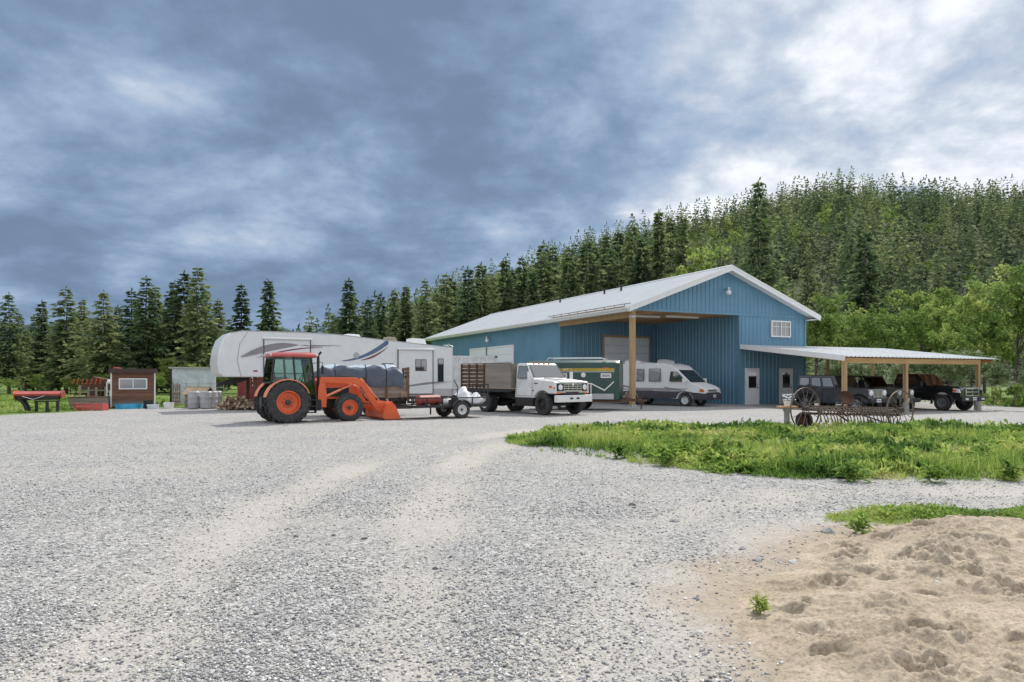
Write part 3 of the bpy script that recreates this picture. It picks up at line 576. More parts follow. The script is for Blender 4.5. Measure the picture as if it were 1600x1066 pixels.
# forest on the slope: the nearest trees one by one, the rest as one wood
rs = np.random.RandomState(5); C = []
for _ in range(20000):
    y = math.sqrt(rs.uniform(112**2, 480**2)); u = rs.uniform(-.36, .95); x = u*y; c = int(x//6.6), int(y//7.4)
    C.append((c, x, y))
seen = {}; 
for c, x, y in C: seen.setdefault(c, (x, y))
PT = np.array(list(seen.values())); Zt = hill(PT[:, 0], PT[:, 1]); keep = (Zt > .6); PT, Zt = PT[keep], Zt[keep]
keep = ~((PT[:, 1] < 150) & (PT[:, 0]/PT[:, 1] < .25)) & ((PT[:, 0]/PT[:, 1] < .82)); PT, Zt = PT[keep], Zt[keep]
o = np.argsort(PT[:, 1]); PT, Zt = PT[o], Zt[o]; print('hill trees', len(PT))
nI = 230; Vs, Fs_, Ts, off = [], [], [], 0; Vb, Fb, Tb, offb = [], [], [], 0
BL = [broadleaf(360+k, 9, 2.5, 34, 8, .75, .1) for k in range(2)]
for k, ((x, y), z) in enumerate(zip(PT, Zt)):
    bro = fbm(x*.014, y*.02, 81, 3) > .40+.0006*(y-110) and rs.uniform() < .62; h = rs.choice([rs.uniform(8, 13), rs.uniform(13, 21)]); rz = rs.uniform(0, 6.28); j = rs.randint(5)
    if k < nI:
        if bro: tree('broadleaf_tree', BRD[j % 4], x, y, rs.uniform(6, 9.5), 'bright green broadleaf tree in the wood on the hillside', 'broadleaf trees on the hillside', 9., rz, z=z)
        else: dead = rs.uniform() < .03; tree('conifer_tree', LOWM[j], x, y, h, 'reddish brown dying conifer in the hillside wood' if dead else 'conifer in the dense wood on the hillside', 'conifers on the hillside', rz=rz, z=z, mat='needles_dead' if dead else None)
        continue
    c_, s_ = math.cos(rz), math.sin(rz)
    if bro: V, F, T, _c = BL[j % 2]; q = h*.62/9
    else: V, F, T = FAR[j]; q = h/13
    W = np.stack([V[:, 0]*c_-V[:, 1]*s_, V[:, 0]*s_+V[:, 1]*c_, V[:, 2]], 1)*q+np.array([x, y, z-.2]); tt = np.clip(T+rs.normal(.03, .22), 0, 1)
    if bro: Vb.append(W); Fb.append(F+offb); Tb.append(tt); offb += len(W)
    else: Vs.append(W); Fs_.append(F+off); Ts.append(tt); off += len(W)
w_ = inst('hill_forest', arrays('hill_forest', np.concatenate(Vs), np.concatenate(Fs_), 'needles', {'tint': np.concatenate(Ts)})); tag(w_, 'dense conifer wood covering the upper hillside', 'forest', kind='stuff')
if Vb: tag(inst('hill_broadleaves', arrays('hill_broadleaves', np.concatenate(Vb), np.concatenate(Fb), 'leaves', {'tint': np.concatenate(Tb)})), 'light green broadleaf trees scattered through the upper hillside wood', 'forest', kind='stuff')
# broadleaf trees and shrubs beside the barn and carport
brd = [(1085,392,100,0,'round bright green tree just above the barn roof ridge'),(1275,462,62,0,'bright green tree at the right corner of the barn'),(1313,472,70,1,'light green tree behind the carport, left one'),(1378,466,62,2,'broad yellow-green tree standing above the carport roof'),
       (1440,430,72,1,'slim green tree above the middle of the carport'),(1487,448,64,3,'tall green tree above the right part of the carport'),(1538,440,60,1,'green tree above the carport right end'),(1590,415,52,0,'tall green tree at the right edge of the photo'),(1640,400,50,2,'green tree cut by the right edge of the photo'),(1518,500,56,2,'green tree with low crown beyond the carport right end'),(1210,440,90,3,'green tree peeping over the right roof slope')]
for px, py, d, k, lab in brd:
    x = (px-800)/1100*d; z = ground_at(x, d)-.2 if d > 62 else 0; tree('broadleaf_tree', BRD[k], x, d, top_h(py, d)-z, lab, 'broadleaf trees around the carport', 9., z=z)
for px, py, d, k, lab in [(1290,548,56,0,'pale shrub behind the carport nearest the barn'),(1345,540,55,1,'pale blossoming shrub behind the middle of the carport'),(1400,546,54,0,'pale green shrub behind the pickup'),(1450,536,53,1,'whitish blossoming shrub behind the right end of the carport'),(1500,540,52,0,'tall pale shrub right of the carport'),(1550,548,50,1,'pale shrub at the right edge behind the carport'),(1600,560,47,0,'low pale shrub at the right edge')]:
    x = (px-800)/1100*d; tree('flowering_shrub', PALE[k], x, d, top_h(py, d), lab, 'pale shrubs behind the carport', 6., wide=1.1, cat='shrub')
for px, py, d, lab in [(1552,604,40,'low green bush by the right carport post'),(1585,596,38.5,'green bush at the right edge of the gravel'),(1620,600,36,'green bush cut by the right edge of the photo'),(268,560,66,'bushy green shrub between the coop and the pale shed'),(245,585,62,'green shrub behind the brown coop'),(300,570,64,'green shrub behind the pale shed'),(60,585,66,'green shrub under the left conifers'),(14,588,66,'low green shrub at the left edge under the conifers'),(110,590,68,'green shrub behind the rusty machinery'),(165,580,66,'green shrub left of the brown coop'),(338,570,64,'green shrub behind the white trailer nose')]:
    x = (px-800)/1100*d; tree('bush', BRD[int(px) % 4], x, d, top_h(py, d), lab, 'bushes along the yard edge', 9., wide=1.5, cat='bush')
# ---------------------------------------------------------------- weeds and grass
def weeds(poly, n, seed, hmax, name, label, dens=None, front=0):
    rs = np.random.RandomState(seed); P = np.array(poly); x = rs.uniform(P[:, 0].min(), P[:, 0].max(), n*3); y = rs.uniform(P[:, 1].min(), P[:, 1].max(), n*3)
    d = np.where(inpoly(x, y, poly), 1, -1)*pdist(x, y, poly, True)+1.1*(fbm(x*1.4, y*1.4, seed)-.5); k = (d > 0) & (rs.uniform(size=len(x)) < .10+.9*sm(fbm(x*.9, y*.9, seed+2), .34, .52)); x, y, d = x[k][:n], y[k][:n], d[k][:n]; n = len(x)
    z = relief(x, y); kind = fbm(x*.6, y*.6, seed+5, 3)+rs.normal(0, .06, n); Vv, Ff, Tt = [], [], []; tone = np.clip((fbm(x*1.0, y*1.0, seed+8)-.25)*1.9, 0, 1)
    for typ, m, sel in (('g', 7, kind > .53), ('b', 9, kind <= .53)):
        X_, Y_, Z_, tn, dd = x[sel], y[sel], z[sel], tone[sel], d[sel]; c = len(X_); az = rs.uniform(0, 6.28, c*m); hh = np.repeat(hmax*(.35+.65*sm(dd, 0, .8))*rs.uniform(.45, 1.05, c)*(.45+1.1*fbm(X_*1.1, Y_*1.1, seed+15)), m)
        if typ == 'g': el = rs.uniform(.9, 1.5, c*m); ln = hh*rs.uniform(.6, 1.15, c*m); wd = rs.uniform(.012, .024, c*m)
        else: el = rs.uniform(.15, 1.2, c*m); ln = hh*rs.uniform(.28, .62, c*m); wd = ln*rs.uniform(.32, .55, c*m)
        dr = np.stack([np.cos(az)*np.cos(el), np.sin(az)*np.cos(el), np.sin(el)], 1); sd = unit(np.stack([-np.sin(az), np.cos(az), rs.normal(0, .35, c*m)], 1))
        B = np.repeat(np.stack([X_, Y_, Z_], 1), m, 0)+rs.normal(0, .035, (c*m, 3))*np.array([1, 1, 0])
        if typ == 'b': B[:, 2] += np.repeat(rs.uniform(.1, .7, c), m)*hh*rs.uniform(0, 1, c*m)
        V, F = quads(B, dr, sd, ln[:, None], wd[:, None]); V = V.reshape(-1, 4, 3); V[:, 2, 2] -= (.22 if typ == 'g' else .30)*ln*np.cos(el); 
        Vv.append(V.reshape(-1, 3)); Ff.append(F); Tt.append(np.repeat(np.clip(np.repeat(tn, m)+rs.normal(0, .12, c*m)+(.06 if typ == 'g' else -.03), 0, 1), 4))
    F = np.concatenate([Ff[0], Ff[1]+len(Vv[0])]); tag(inst(name, arrays(name, np.concatenate(Vv), F, 'weed_leaf', {'tint': np.concatenate(Tt)})), label, 'weeds', kind='stuff')
weeds(ISLAND, 26000, 401, .36, 'weed_bed', 'bright green weeds and grass filling the bed in the yard')
weeds(STRIP, 3200, 402, .20, 'weed_strip', 'low green weeds growing along the back of the sand')
weeds([(-40,24),(-30,24.5),(-21.8,29.4),(-20,34.5),(-20.8,37.2),(-14,37.5),(-12.2,40),(-12,46),(-48,62),(-60,40)], 9000, 403, .32, 'field_grass', 'green field grass left of the gravel')
weeds([(27,47),(31,43),(33.5,36),(40,33),(46,40),(40,52)], 2600, 404, .5, 'verge_grass', 'green grass right of the carport')
def leafy(px, py, s, label, tone=.25):
    rs = np.random.RandomState(int(px)); p = G(px, py); m = 110; s = s*.8; az = rs.uniform(0, 6.28, m); el = rs.uniform(-.1, 1.1, m); ln = s*rs.uniform(.25, .55, m); dr = np.stack([np.cos(az)*np.cos(el), np.sin(az)*np.cos(el), np.sin(el)], 1)
    B = np.zeros((m, 3)); B[:, 2] = rs.uniform(0, .75, m)*s; B[:, :2] = rs.normal(0, .16*s, (m, 2)); sd = unit(np.stack([-np.sin(az), np.cos(az), rs.normal(0, .3, m)], 1)); V, F = quads(B+dr*.1*s, dr, sd, ln[:, None], ln[:, None]*.42); V = V.reshape(-1, 4, 3); V[:, 2, 2] -= .3*ln*np.cos(el)
    z = float(relief(p.x, p.y)); z += max(0, float(sand_h(p.x, p.y))) if bool(inpoly(np.array([p.x]), np.array([p.y]), SAND)[0]) else 0
    tag(inst('leafy_weed', arrays('leafy_weed', V.reshape(-1, 3), F, 'weed_leaf', {'tint': np.repeat(np.clip(tone+rs.normal(0, .1, m), 0, 1), 4)}), None, (p.x, p.y, z)), label, 'weed', 'large leafy weeds')
for a in [(1040,728,.5,'dark leafy weed at the front of the weed bed, left one'),(968,716,.45,'dark leafy weed near the left front of the weed bed'),(1130,712,.55,'large dark leafy weed in the middle of the weed bed'),(1185,706,.5,'dark leafy weed behind the middle of the weed bed'),(1255,725,.45,'leafy weed right of the middle of the weed bed'),(1400,735,.5,'big leafy weed at the front of the weed bed, right side'),(1460,752,.42,'leafy weed on the front rim of the weed bed, right side'),(1330,752,.45,'leafy weed on the front rim of the weed bed, middle'),(1335,692,.5,'dark leafy weed in front of the hay rake'),(1420,725,.42,'dark leafy weed behind the right front rim of the bed'),(1535,722,.45,'leafy weed at the right of the weed bed'),(1575,750,.4,'leafy weed at the right front corner of the bed'),
          (1188,962,.16,'small weed tuft growing alone on the sand')]: leafy(*a[:3], a[3], .20+.02*(a[0] % 7) if a[1] < 900 else .6)
for a in [(1343,836,.26,'ferny weed at the left end of the strip behind the sand'),(1480,828,.22,'leafy weed in the middle of the strip behind the sand')]: leafy(*a[:3], a[3], .35)
# ================================================================ BARN (local x along the gable, y into the depth)
barn = thing('barn', 'blue metal-clad barn with white gable roof, open drive-in bay and lean-to carport', 'barn', BARN, BROT, ground=False)
def rib(b, p, q, z0, z1, out, sp=.305, dep=.032):
    """ribbed metal sheet from p to q (plan), ribs standing out along `out`; z1 may be a function of the run"""
    p = Vector(p); q = Vector(q); L_ = (q-p).length; d = (q-p)/L_; o = Vector(out); n = int(L_/sp); sp = L_/n; cs = []
    for k in range(n):
        for f, e in ((0, 0), (.36, 0), (.43, 1), (.57, 1), (.64, 0)): cs.append(((k+f)*sp, e))
    cs.append((L_, 0)); zt = z1 if callable(z1) else (lambda u: z1); vs = []
    for u, e in cs:
        w_ = p+d*u+o*e*dep; vs += [(w_.x, w_.y, z0), (w_.x, w_.y, zt(u))]
    return b.add(vs, [(2*i, 2*i+2, 2*i+3, 2*i+1) for i in range(len(cs)-1)])
WW, DD, CE, SL = 12.9, 33.6, 5.32, .373
AP = 8.02; HS = WW/2
def rz_(s): return AP-abs(s-HS)*SL-.10
def wallpart(name, *a, **k): b = MB(); rib(b, *a, **k); return b.build(name, 'siding', barn)
wallpart('gable_wall', (0,0), (WW,0), CE, lambda u: rz_(u), (0,-1)); wallpart('front_wall', (7.6,0), (WW,0), -.1, CE, (0,-1))
wallpart('bay_side_wall', (7.58,8), (7.58,0), -.1, CE, (-1,0)); wallpart('bay_back_wall', (0,8), (7.58,8), -.1, CE, (0,-1))
wallpart('side_wall', (0,DD), (0,8), -.1, CE+.3, (-1,0)); wallpart('side_wall', (WW,0), (WW,DD), -.1, CE+.3, (1,0)); wallpart('rear_wall', (WW,DD), (0,DD), -.1, lambda u: rz_(WW-u), (0,1))
b = MB()
for x, y in ((7.59,-.01), (WW,-.01), (0,8)): b.box(x-.06, x+.06, y-.05, y+.07, -.05, CE-.02)
b.box(0, WW+.04, -.05, -.034, CE-.06, CE+.06); b.build('corner_trim', 'siding', barn)
# roof
def roofside(sgn):
    b = MB(); e = HS+.62; y0, y1 = -.62, DD+.6; n = int((y1-y0)/.305); sp = (y1-y0)/n; vs = []
    for k in range(n):
        for f, h in ((0, 0), (.34, 0), (.42, .032), (.58, .032), (.66, 0)): vs.append(((k+f)*sp+y0, h))
    vs.append((y1, 0)); V = []
    for y, h in vs: V += [(HS+sgn*e, y, AP-e*SL+h), (HS, y, AP+h), (HS+sgn*e, y, AP-e*SL-.035), (HS, y, AP-.035)]
    F = []
    for i in range(len(vs)-1):
        a, c = 4*i, 4*i+4; F += [(a, c, c+1, a+1), (a+2, a+3, c+3, c+2), (a, a+2, c+2, c)]
    F += [(0, 1, 3, 2), (4*len(vs)-4, 4*len(vs)-2, 4*len(vs)-1, 4*len(vs)-3)]
    return b.add(V, F).build('roof', 'roof_metal', barn)
for sg in (-1, 1):
    r_ = roofside(sg); e = HS+.62; x0 = HS+sg*(e+.012); z0 = AP-e*SL
    b = MB(); b.prism([(HS,AP-.045),(x0,z0-.045),(x0,z0-.27),(HS,AP-.27)], -.655, -.615); b.build('fascia', 'white_trim', r_)
    b = MB(); b.prism([(HS,AP+.05),(x0,z0+.05),(x0,z0-.05),(HS,AP-.05)], -.675, -.657); b.build('rake_trim', 'white_trim', r_)
    b = MB(); b.box(min(x0,x0+sg*.03), max(x0,x0+sg*.03), -.6, DD+.6, z0-.22, z0-.03); b.build('fascia', 'white_trim', r_)
    b = MB(); xx = x0+sg*.09; b.loft([[(x0+sg*.032,y,z0-.03),(xx+sg*.05,y,z0-.02),(xx+sg*.05,y,z0-.07),(xx,y,z0-.14),(x0+sg*.032,y,z0-.14)] for y in (-.6, DD+.6)]); b.build('gutter', 'white_trim', r_)
    b = MB(); b.add([(HS+sg*(HS+.02),-.6,z0-.2),(x0,-.6,z0-.2),(x0,DD+.5,z0-.2),(HS+sg*(HS+.02),DD+.5,z0-.2)], [(0,1,2,3)]); b.build('soffit', 'white_trim', r_)
    b = MB(); b.add([(HS,-.615,AP-.2),(x0,-.615,z0-.2),(x0,-.04,z0-.2),(HS,-.04,AP-.2)], [(0,1,2,3)]); b.build('soffit', 'white_trim', r_)
    if sg < 0:
        for k, (f, yy) in enumerate(((.22, 8.5), (.2, 10.8), (.18, 17.5))):
            b = MB(); zz = AP-HS*f*SL; b.tube([(HS-HS*f,yy,zz), (HS-HS*f,yy,zz+.32)], .07, 10); b.tube([(HS-HS*f,yy,zz+.30), (HS-HS*f,yy,zz+.4)], [.14,.12], 10); b.build('vent_pipe', 'dark_steel', r_)
b = MB(); b.prism([(HS-.2,AP-.03),(HS,AP+.075),(HS+.2,AP-.03)], -.64, DD+.6); b.build('ridge_cap', 'roof_metal', barn)
b = MB()   # snow guard pipe along the left eave
b.tube([(-.38,-.4,5.60),(-.38,9,5.60)], .02, 6)
for k in range(9): b.tube([(-.38,.2+k,5.48),(-.38,.2+k,5.60)], .02, 5)
b.build('snow_rail', 'dark_steel', barn)
# open bay: plywood ceiling in sheets, beam, post
for i in range(6):
    for j in range(4):
        b = MB(); b.box(.06+i*1.25, .06+(i+1)*1.25-.012, .06+j*1.98, .06+(j+1)*1.98-.012, CE-.03, CE-.012+.002*((i+j) % 2)); b.build('ceiling_sheet', 'ply', barn)
b = MB(); b.box(-.10, .10, .10, 8.0, CE-.44, CE-.04); b.build('beam', 'timber', barn, bevel=.01).rotation_euler = (0, 0, 0)
b = MB(); b.box(-.6, -.02, .0, 8.2, CE+.13, CE+.15); b.build('eave_board', 'ply', barn)
b = MB(); b.box(-.13, .13, -.13, .13, .02, CE-.05); po = b.build('post', 'timber', barn, bevel=.012)
b = MB(); b.box(-.17, .17, -.17, .17, -.1, .12); b.build('post_foot', 'galv', po)
b = MB(); b.prism([(-.1,CE-.9),(-.1,CE-.78),(-.6,CE-.28)], -.05, .05) if False else b.box(-.135, .135, -.135, .135, CE-.46, CE-.36); b.build('bracket', 'galv', po)
for x, y in ((2.6, 2.6), (5.0, 2.0)):
    b = MB(); b.box(x-1.2, x+1.2, y-.07, y+.07, CE-.12, CE-.035); f_ = b.build('light_fixture', 'white_trim', barn)
    for s_ in (-.03, .03): b = MB(); b.tube([(x-1.15,y+s_,CE-.14),(x+1.15,y+s_,CE-.14)], .014, 6); b.build('tube', 'tube_light', f_)
def overhead(x0, x1, z1, plane, npan, vert):
    """sectional door: vert(u, out, z) maps along-wall run, stand-off and height to local space"""
    b = MB(); 
    for a, c, z0, zz in ((x0-.12, x0, 0, z1+.12), (x1, x1+.12, 0, z1+.12), (x0, x1, z1, z1+.12)):
        b.add([vert(u, o, z) for z in (z0, zz) for u, o in ((a, .0), (c, .0), (c, .075), (a, .075))], [(0,1,2,3),(7,6,5,4),(0,4,5,1),(1,5,6,2),(2,6,7,3),(3,7,4,0)])
    d = b.build('overhead_door', 'timber' if plane == 'bay' else 'white_trim', barn)
    for k in range(npan):
        b = MB(); z0 = .02+k*(z1-.02)/npan; zz = z0+(z1-.02)/npan-.014
        b.add([vert(u, o, z) for z in (z0, zz) for u, o in ((x0+.005, .012), (x1-.005, .012), (x1-.005, .052), (x0+.005, .052))], [(0,1,2,3),(7,6,5,4),(0,4,5,1),(1,5,6,2),(2,6,7,3),(3,7,4,0)])
        b.build('door_panel', 'door_white', d, bevel=.006)
overhead(3.3, 6.9, 4.3, 'bay', 8, lambda u, o, z: (u, 8-.033-o, z)); overhead(15.0, 19.6, 3.9, 'side', 7, lambda u, o, z: (-.033-o, u, z)); overhead(20.2, 23.4, 3.9, 'side', 7, lambda u, o, z: (-.033-o, u, z))
def mandoor(x0):
    b = MB(); 
    for a, c, z0, z1 in ((x0, x0+.09, 0, 2.15), (x0+.99, x0+1.08, 0, 2.15), (x0+.09, x0+.99, 2.06, 2.15), (x0+.09, x0+.99, 0, .05)): b.box(a, c, -.11, -.033, z0, z1)
    d = b.build('door', 'white_trim', barn)
    b = MB(); b.box(x0+.095, x0+.985, -.085, -.04, .052, 2.055)
    b.build('door_leaf', 'door_white', d, bevel=.004)
    b = MB()
    for k in range(2): b.box(x0+.2+k*.38, x0+.5+k*.38, -.092, -.086, .25, .85)
    b.build('leaf_panel', 'door_white', d, bevel=.006)
    b = MB(); b.box(x0+.23, x0+.85, -.098, -.086, .98, 1.90); b.build('pane', 'car_glass', d)
    b = MB(); 
    for a, c, z0, z1 in ((x0+.19, x0+.23, .94, 1.94), (x0+.85, x0+.89, .94, 1.94), (x0+.23, x0+.85, 1.90, 1.94), (x0+.23, x0+.85, .94, .98)): b.box(a, c, -.108, -.086, z0, z1)
    b.build('pane_frame', 'white_trim', d)
    b = MB(); b.lathe([(.03,-.086),(.03,-.11),(.015,-.12),(.015,-.14),(.035,-.15),(.03,-.18),(.001,-.182)], 12, (x0+.92, 0, 1.0)); b.lathe([(.03,-.086),(.03,-.11),(.001,-.112)], 12, (x0+.92, 0, 1.15)); b.build('door_handle', 'dark_steel', d, smooth=40)
mandoor(7.98); mandoor(10.7)
b = MB(); X0, X1, Z0, Z1 = 10.02, 11.62, 4.05, 5.05
for a, c, z0, z1 in ((X0,X0+.08,Z0,Z1),(X1-.08,X1,Z0,Z1),(X0+.08,X1-.08,Z1-.08,Z1),(X0+.08,X1-.08,Z0,Z0+.08),(10.79,10.85,Z0+.08,Z1-.08)): b.box(a, c, -.12, -.033, z0, z1)
wi = b.build('window', 'white_trim', barn)
for a, c in ((X0+.08, 10.79), (10.85, X1-.08)):
    b = MB(); b.box(a, c, -.07, -.06, Z0+.08, Z1-.08); b.build('pane', 'car_glass', wi)
    b = MB(); m_ = (a+c)/2; b.box(m_-.015, m_+.015, -.085, -.072, Z0+.08, Z1-.08); b.box(a, c, -.086, -.073, Z1-.38, Z1-.35); b.build('glazing_bar', 'white_trim', wi)
def barnlamp(x, y, z, d):
    b = MB(); ox, oy = d; b.tube([(x,y,z),(x+ox*.22,y+oy*.22,z+.02),(x+ox*.30,y+oy*.30,z-.04)], .035, 8); b.lathe([(.09,z+.06),(.10,z-.12),(.06,z-.14)], 14, (x+ox*.32, y+oy*.32, 0), 'z', True); l_ = b.build('yard_lamp', 'galv', barn, smooth=40)
    b = MB(); b.lathe([(.10,-.12),(.15,-.16),(.16,-.26),(.11,-.36),(.001,-.39)], 14, (x+ox*.32, y+oy*.32, z), 'z'); b.build('lamp_bowl', 'lamp_glass', l_, smooth=60)
barnlamp(HS, -.033, 6.75, (0,-1)); barnlamp(-.033, 19.2, 4.75, (-1,0))
# carport: lean-to in front of the right half of the gable
CX0, CX1, CT, ZT, ZE = 7.62, 20.05, -7.25, 3.52, 2.66
def cz(y): return ZE+(ZT-ZE)*(y-CT)/(0-CT)
b = MB(); n = int((CX1-CX0)/.305); sp = (CX1-CX0)/n; vs = []
for k in range(n):
    for f, h in ((0, 0), (.34, 0), (.42, .03), (.58, .03), (.66, 0)): vs.append(((k+f)*sp+CX0, h))
vs.append((CX1, 0)); V = []
for x, h in vs: V += [(x,CT,ZE+h),(x,-.04,ZT+h),(x,CT,ZE-.02+h),(x,-.04,ZT-.02+h)]
F = []
for i in range(len(vs)-1): a, c = 4*i, 4*i+4; F += [(a,c,c+1,a+1),(a+2,a+3,c+3,c+2),(a,a+2,c+2,c),(a+1,c+1,c+3,a+3)]
F += [(0,1,3,2),(4*len(vs)-4,4*len(vs)-2,4*len(vs)-1,4*len(vs)-3)]
cr_ = b.add(V, F).build('carport_roof', 'roof_metal', barn)
b = MB(); b.add([(CX0+.05,CT+.1,ZE-.05),(CX1-.05,CT+.1,ZE-.05),(CX1-.05,-.05,ZT-.05),(CX0+.05,-.05,ZT-.05)], [(0,1,2,3)]); b.build('roof_lining', 'ply', cr_)
b = MB(); b.prism([(CT-.02,ZE-.23),(CT-.02,ZE+.045),(-.04,ZT+.045),(-.04,ZT-.23)], CX0-.035, CX0-.006, 'x'); b.build('rake_board', 'white_trim', cr_)
b = MB(); b.box(CX0-.01, 18.75, CT+.14, CT+.20, ZE-.33, ZE-.055); b.box(CX0-.01, 18.75, CT+.30, CT+.36, ZE-.33, ZE-.06); b.build('beam', 'beam', cr_)
b = MB(); b.prism([(CT+.2,ZE-.24),(CT+.2,ZE-.07),(-.06,ZT-.07),(-.06,ZT-.24)], 0, .045, 'x'); r0 = b.build('rafter', 'ply', cr_); r0.location = (CX0+.08, 0, 0)
for k in range(1, 21): inst('rafter', r0.data, cr_, (CX0+.08+k*.61, 0, 0))
for k, (x, y, cb) in enumerate([(7.85, CT+.25, 0), (12.45, CT+.25, .55), (18.6, CT+.25, .62), (14.5, -.35, 0), (18.6, -.35, 0)]):
    wx = BARN[0]+x*BC-y*BS; wy = BARN[1]+x*BS+y*BC; g = float(gz(wx, wy)); b = MB(); b.box(x-.1, x+.1, y-.045, y+.045, g-.02+cb, cz(y)-.30 if y < -1 else cz(y)-.1); p_ = b.build('carport_post', 'timber', cr_, bevel=.01)
    if y < -1: b = MB(); b.box(x-.1, x+.1, y-.135, y-.048, g-.02+cb, cz(y)-.34); b.build('post_ply', 'timber', p_)
    if cb: b = MB(); b.tube([(x,y-.04,g-.1),(x,y-.04,g+cb)], [.19,.17], 18); b.build('post_pier', 'concrete', p_, smooth=40)
b = MB(); b.box(14.4, 18.7, -.42, -.3, ZT-.36, ZT-.12); b.build('back_beam', 'beam', cr_)
# ================================================================ VEHICLES (local x forward, y left)
def hd(x, y): return math.atan2(y, x)
def plate(p, x, y, z, rz=0):
    b = MB(); b.box(-.006, .006, -.15, .15, -.075, .075); o = b.build('licence_plate', 'plate', p, loc=(x, y, z), bevel=.004)
    b = MB(); 
    for k in range(6): b.box(.0065, .009, -.12+k*.042, -.095+k*.042, -.03, .035)
    b.build('plate_number', 'ink', o); return o
# ---------------------------------------------------------------- tractor
T = thing('tractor', 'orange farm tractor with glazed cab and front loader bucket', 'tractor', (-8.28, 25.35), R(31))
for s_ in (-1, 1):
    wheel(T, 0, s_*.80, .73, .44, .40, 'orange', lugs=20); wheel(T, 2.22, s_*.74, .50, .32, .28, 'red_rim' if 'red_rim' in MATS else 'orange', lugs=17)
    b = MB(); pts = arc(0, .75, .80, 168, 22, 12); inn = arc(0, .75, .76, 22, 168, 12); b.prism(pts+inn, s_*.56, s_*.98); b.build('rear_fender', 'orange_pale', T, smooth=40, bevel=.015)
b = MB(); b.box(-.35, 1.2, -.24, .24, .45, .85); b.box(1.0, 2.75, -.2, .2, .48, .8); b.tube([(0,-.7,.73),(0,.7,.73)], .13, 12); b.tube([(2.22,-.62,.5),(2.22,.62,.5)], .09, 10); b.box(-.75, -.3, -.2, .2, .4, .9); b.build('chassis', 'dark_steel', T, bevel=.02)
b = MB(); b.box(.75, 1.25, -.68, -.30, .42, .82); b.build('fuel_tank', 'black_plastic', T, bevel=.05)
b = MB(); 
for z in (.35, .58, .80): b.box(.62, .98, -.92, -.66, z-.015, z+.015)
b.box(.60, .63, -.9, -.67, .33, .95); b.box(.97, 1.0, -.9, -.67, .33, .95); b.build('step', 'dark_steel', T)
b = MB(); b.loft([[(x,-w_,z0),(x,w_,z0),(x,w_,z1-.12),(x,w_*.72,z1),(x,-w_*.72,z1),(x,-w_,z1-.12)] for x, w_, z0, z1 in ((1.08,.36,.82,1.58),(1.7,.36,.80,1.55),(2.4,.34,.78,1.46),(2.68,.31,.78,1.38),(2.78,.27,.82,1.22))]); h_ = b.build('hood', 'orange', T, smooth=35, bevel=.02)
b = MB(); b.box(1.35, 2.35, -.372, .372, .90, 1.22); b.box(2.70, 2.795, -.22, .22, .85, 1.12); b.build('grille', 'black_plastic', h_)
for s_ in (-1, 1): b = MB(); b.lathe([(.075,0),(.07,.02),(.001,.03)], 14, (2.77, s_*.18, 1.22), 'x'); b.build('headlight', 'lamp_glass', h_)
# cab
B4 = [(-.52,1.02),(.98,.80)]; cabp = dict(a=(1.02,.55), )
P = {}   # pillar feet and heads
for s_ in (-1, 1):
    P['A', s_] = ((1.06, s_*.60, .85), (.86, s_*.66, 2.30)); P['B', s_] = ((.30, s_*.74, 1.35), (.22, s_*.70, 2.32)); P['C', s_] = ((-.52, s_*.66, 1.42), (-.40, s_*.64, 2.30))
b = MB()
for k_, (p, q) in P.items(): b.bar(p, q, .06, .06)
for s_ in (-1, 1):
    b.bar(P['A',s_][1], P['C',s_][1], .06, .07); b.bar(P['B',s_][0], P['C',s_][0], .05, .05); b.bar(P['A',s_][0], (.55, s_*.66, .85), .05, .05); b.bar((.55,s_*.66,.85), P['B',s_][0], .05, .05)
for k_ in 'AC': b.bar(P[k_,-1][1], P[k_,1][1], .06, .07); b.bar(P[k_,-1][0], P[k_,1][0], .06, .06)
cab = b.build('cab_frame', 'black', T, bevel=.008)
def pane(pts, name='pane', par=None, mat='clear_glass'):
    b = MB(); pts = [Vector(p) for p in pts]; n_ = (pts[1]-pts[0]).cross(pts[2]-pts[0]).normalized()*.004; m = len(pts)
    b.add([p-n_ for p in pts]+[p+n_ for p in pts], [tuple(range(m-1,-1,-1)), tuple(range(m, 2*m))]+[(i, (i+1) % m, m+(i+1) % m, m+i) for i in range(m)]); return b.build(name, mat, par)
for s_ in (-1, 1):
    pane([P['A',s_][0], P['A',s_][1], P['B',s_][1], P['B',s_][0], (.55,s_*.66,.85)], 'door_glass', cab); pane([P['B',s_][0], P['B',s_][1], P['C',s_][1], P['C',s_][0]], 'side_glass', cab)
pane([P['A',-1][0], P['A',1][0], P['A',1][1], P['A',-1][1]], 'windscreen', cab); pane([P['C',-1][0], P['C',1][0], P['C',1][1], P['C',-1][1]], 'rear_glass', cab)
b = MB(); b.loft([[(-.48,-.66,2.32),(1.0,-.70,2.30),(1.0,.70,2.30),(-.48,.66,2.32)],[(-.52,-.70,2.36),(1.08,-.74,2.35),(1.08,.74,2.35),(-.52,.70,2.36)],[(-.48,-.66,2.44),(1.02,-.70,2.44),(1.02,.70,2.44),(-.48,.66,2.44)],[(-.35,-.5,2.49),(.85,-.55,2.50),(.85,.55,2.50),(-.35,.5,2.49)]]); rf = b.build('cab_roof', 'red_roof', T, smooth=40, bevel=.02)
for s_ in (-.55, .55): b = MB(); b.box(1.05, 1.12, s_-.1, s_+.1, 2.36, 2.43); b.box(-.55, -.49, s_-.1, s_+.1, 2.37, 2.43); b.build('work_light', 'lamp_glass', rf, bevel=.01)
